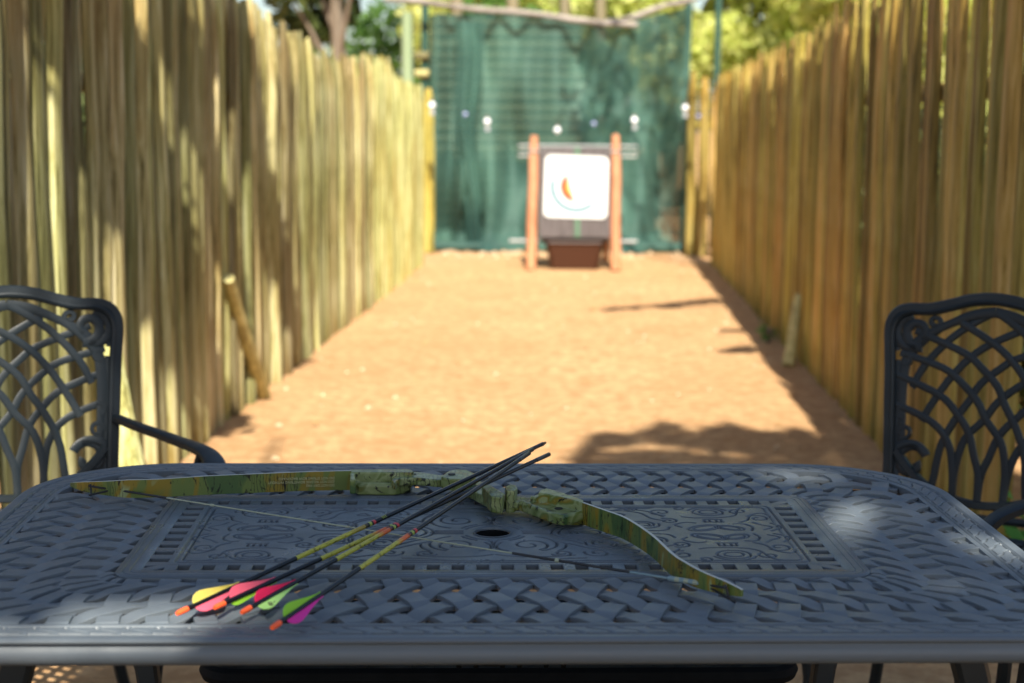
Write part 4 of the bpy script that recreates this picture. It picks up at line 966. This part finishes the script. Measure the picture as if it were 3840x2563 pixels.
def arrow(label, nock, nz, tip, zc, vanes, orange, pxr, brown=False, txt=None, roll_=0):
    nk = at(*nock, nz); tp_ = solve_tip(nk, *tip, zc, 2.52); d = tp_ - nk; Ln = np.linalg.norm(d); d /= Ln
    cam_ = []
    for px in pxr:                                   # where the print starts and ends along the shaft
        l1, l2 = 0., Ln
        for _ in range(30):
            mm = (l1 + l2) / 2; p = nk + d * mm - np.array([0, 0, H])
            if CX + F * (p @ rt) / (p @ fw) < px: l1 = mm
            else: l2 = mm
        cam_.append(l1)
    t = thing('arrow', label, 'arrow', nk, group='arrows lying across the bow')
    ex = Vector(d); ez = Vector((0, 0, 1)); ez = (ez - ex * ez.dot(ex)).normalized(); ey = ez.cross(ex)
    t.rotation_euler = Matrix(((ex.x, ey.x, ez.x), (ex.y, ey.y, ez.y), (ex.z, ey.z, ez.z))).to_euler()
    R_ = .0034
    mb = MBd(); mb.tube([(x, 0, 0) for x in (.014, Ln * .5, Ln - .012)], R_, 16); mb.build('shaft', arrow_mat('arrow_print', *cam_, orange), t)
    mb = MBd(); prof = [(0, .0026), (.003, .0034), (.012, .0038), (.0185, .0037), (.019, .003)]
    mb.tube([(a, 0, 0) for a, _ in prof], [r_ for _, r_ in prof], 12); nb_ = mb.build('nock', NOK, t)
    if brown:
        mb = MBd(); q = [(Ln - .012, R_), (Ln - .010, .0037), (Ln - .004, .0034), (Ln - .002, .0024), (Ln + .004, .0022)]; mb.tube([(a, 0, 0) for a, _ in q], [r_ for _, r_ in q], 12); mb.build('point', TIP, t)
    else:
        mb = MBd(); q = [(Ln - .045, .0036), (Ln - .001, .0036), (Ln, .0028)]; mb.tube([(a, 0, 0) for a, _ in q], [r_ for _, r_ in q], 14); mb.build('insert', INS, t)
    for ang, m_, f_ in vanes:
        a = math.radians(ang); c_, s2 = math.cos(a), math.sin(a)
        out_ = [(.031, 0), (.031, .005), (.034, .0105), (.040, .0142), (.047, .0150), (.056, .0138), (.072, .0102), (.093, .0055), (.115, .0014), (.124, 0)]
        mb = MBd(); th = .0005; vs = []
        for sg in (-1, 1):
            for x, h_ in out_:
                rr_ = R_ * .8 + h_ * f_ * .82; vs.append((x, c_ * rr_ - s2 * th * sg, s2 * rr_ + c_ * th * sg))
        n_ = len(out_); fs = [tuple(range(n_)), tuple(range(n_, 2 * n_))[::-1]] + [(k, (k + 1) % n_, n_ + (k + 1) % n_, n_ + k) for k in range(n_)]
        mb.add(vs, fs); vn = mb.build('vane', m_, t, smooth=False)
        mb = MBd(); mb.tube([(.032, c_ * R_, s2 * R_), (.121, c_ * R_, s2 * R_)], .0010, 6); mb.build('vane_base', m_, vn)
        if m_ is LGR:
            mw = Matrix(((1, 0, 0, .048), (0, c_, -s2, c_ * .013 - s2 * .0009), (0, s2, c_, s2 * .013 + c_ * .0009), (0, 0, 0, 1)))
            ring = MBd(); ring.tube([(.05 + .0028 * math.cos(q * .63), c_ * (.0095 + .0028 * math.sin(q * .63)) + s2 * .0007, s2 * (.0095 + .0028 * math.sin(q * .63)) - c_ * .0007) for q in range(10)], .0006, 5, closed=True)
            ring.tube([(.0485, c_ * .0095 + s2 * .0007, s2 * .0095 - c_ * .0007), (.0515, c_ * .0095 + s2 * .0007, s2 * .0095 - c_ * .0007)], .0006, 5)
            ring.tube([(.056, c_ * .0095 + s2 * .0007, s2 * .0095 - c_ * .0007), (.060, c_ * .0095 + s2 * .0007, s2 * .0095 - c_ * .0007)], .0005, 5); ring.build('printed_mark', BLK, vn)
    # red and green printed rings at the end of the print
    for x_, c2, w_ in ((cam_[1] + .004, 'pg', .006), (cam_[1] + .014, 'pr', .006)):
        m_ = bpy.data.materials.get(c2) or mat(c2, (.30, .36, .05) if c2 == 'pg' else (.50, .03, .03), .35)
        mb = MBd(); mb.tube([(x_, 0, 0), (x_ + w_, 0, 0)], R_ + .00015, 16); mb.build('printed_ring', m_, t)
    if txt:
        ang = math.radians(-50)
        for i_, ch in enumerate(txt):
            ey_ = Vector((0, math.cos(ang), math.sin(ang))); ez_ = Vector((0, math.cos(ang), math.sin(ang)))
            nrm2 = Vector((0, -.64, .77)); ex_ = Vector((-1, 0, 0)); ey_ = nrm2.cross(ex_); o_ = Vector((cam_[1] + .048 - i_ * .0042, 0, 0)) + nrm2 * (R_ + .0001) - ey_ * .002
            mw = Matrix(((ex_.x, ey_.x, nrm2.x, o_.x), (ex_.y, ey_.y, nrm2.y, o_.y), (ex_.z, ey_.z, nrm2.z, o_.z), (0, 0, 0, 1))); text(ch, .0062, bpy.data.materials['pg'], t, mw, 'numeral', .0001)
    print('arrow', label, 'len', round(Ln, 3), 'tipz', round(float(tp_[2]), 3))
# vane angles are round the shaft: 90 = up, 180 = towards upper left of the picture, -60 = towards the viewer
arrow('arrow with yellow and pink vanes, farthest left nock', (664, 2302), TZ + .016, (2041, 1663), TZ + .050, ((78, YEL, 1), (213, PNK, 1), (-35, YEL, .5)), False, (1106, 1375), True, '300')
arrow('arrow with a rose vane and bright green edge-on vane, second nock', (804, 2280), TZ + .016, (2060, 1704), TZ + .049, ((76, PNK, 1.05), (255, GRN, .55), (-35, PNK, .3)), True, (1199, 1455))
arrow('arrow with crimson and pale green vanes, third nock', (906, 2298), TZ + .018, (1997, 1686), TZ + .054, ((76, RED, 1), (210, LGR, 1), (-40, RED, .5)), True, (1257, 1465))
arrow('arrow with green and magenta vanes, nearest the table edge', (1019, 2356), TZ + .016, (1985, 1700), TZ + .061, ((72, GRN, 1), (207, MAG, 1), (-40, GRN, .4)), True, (1345, 1535))
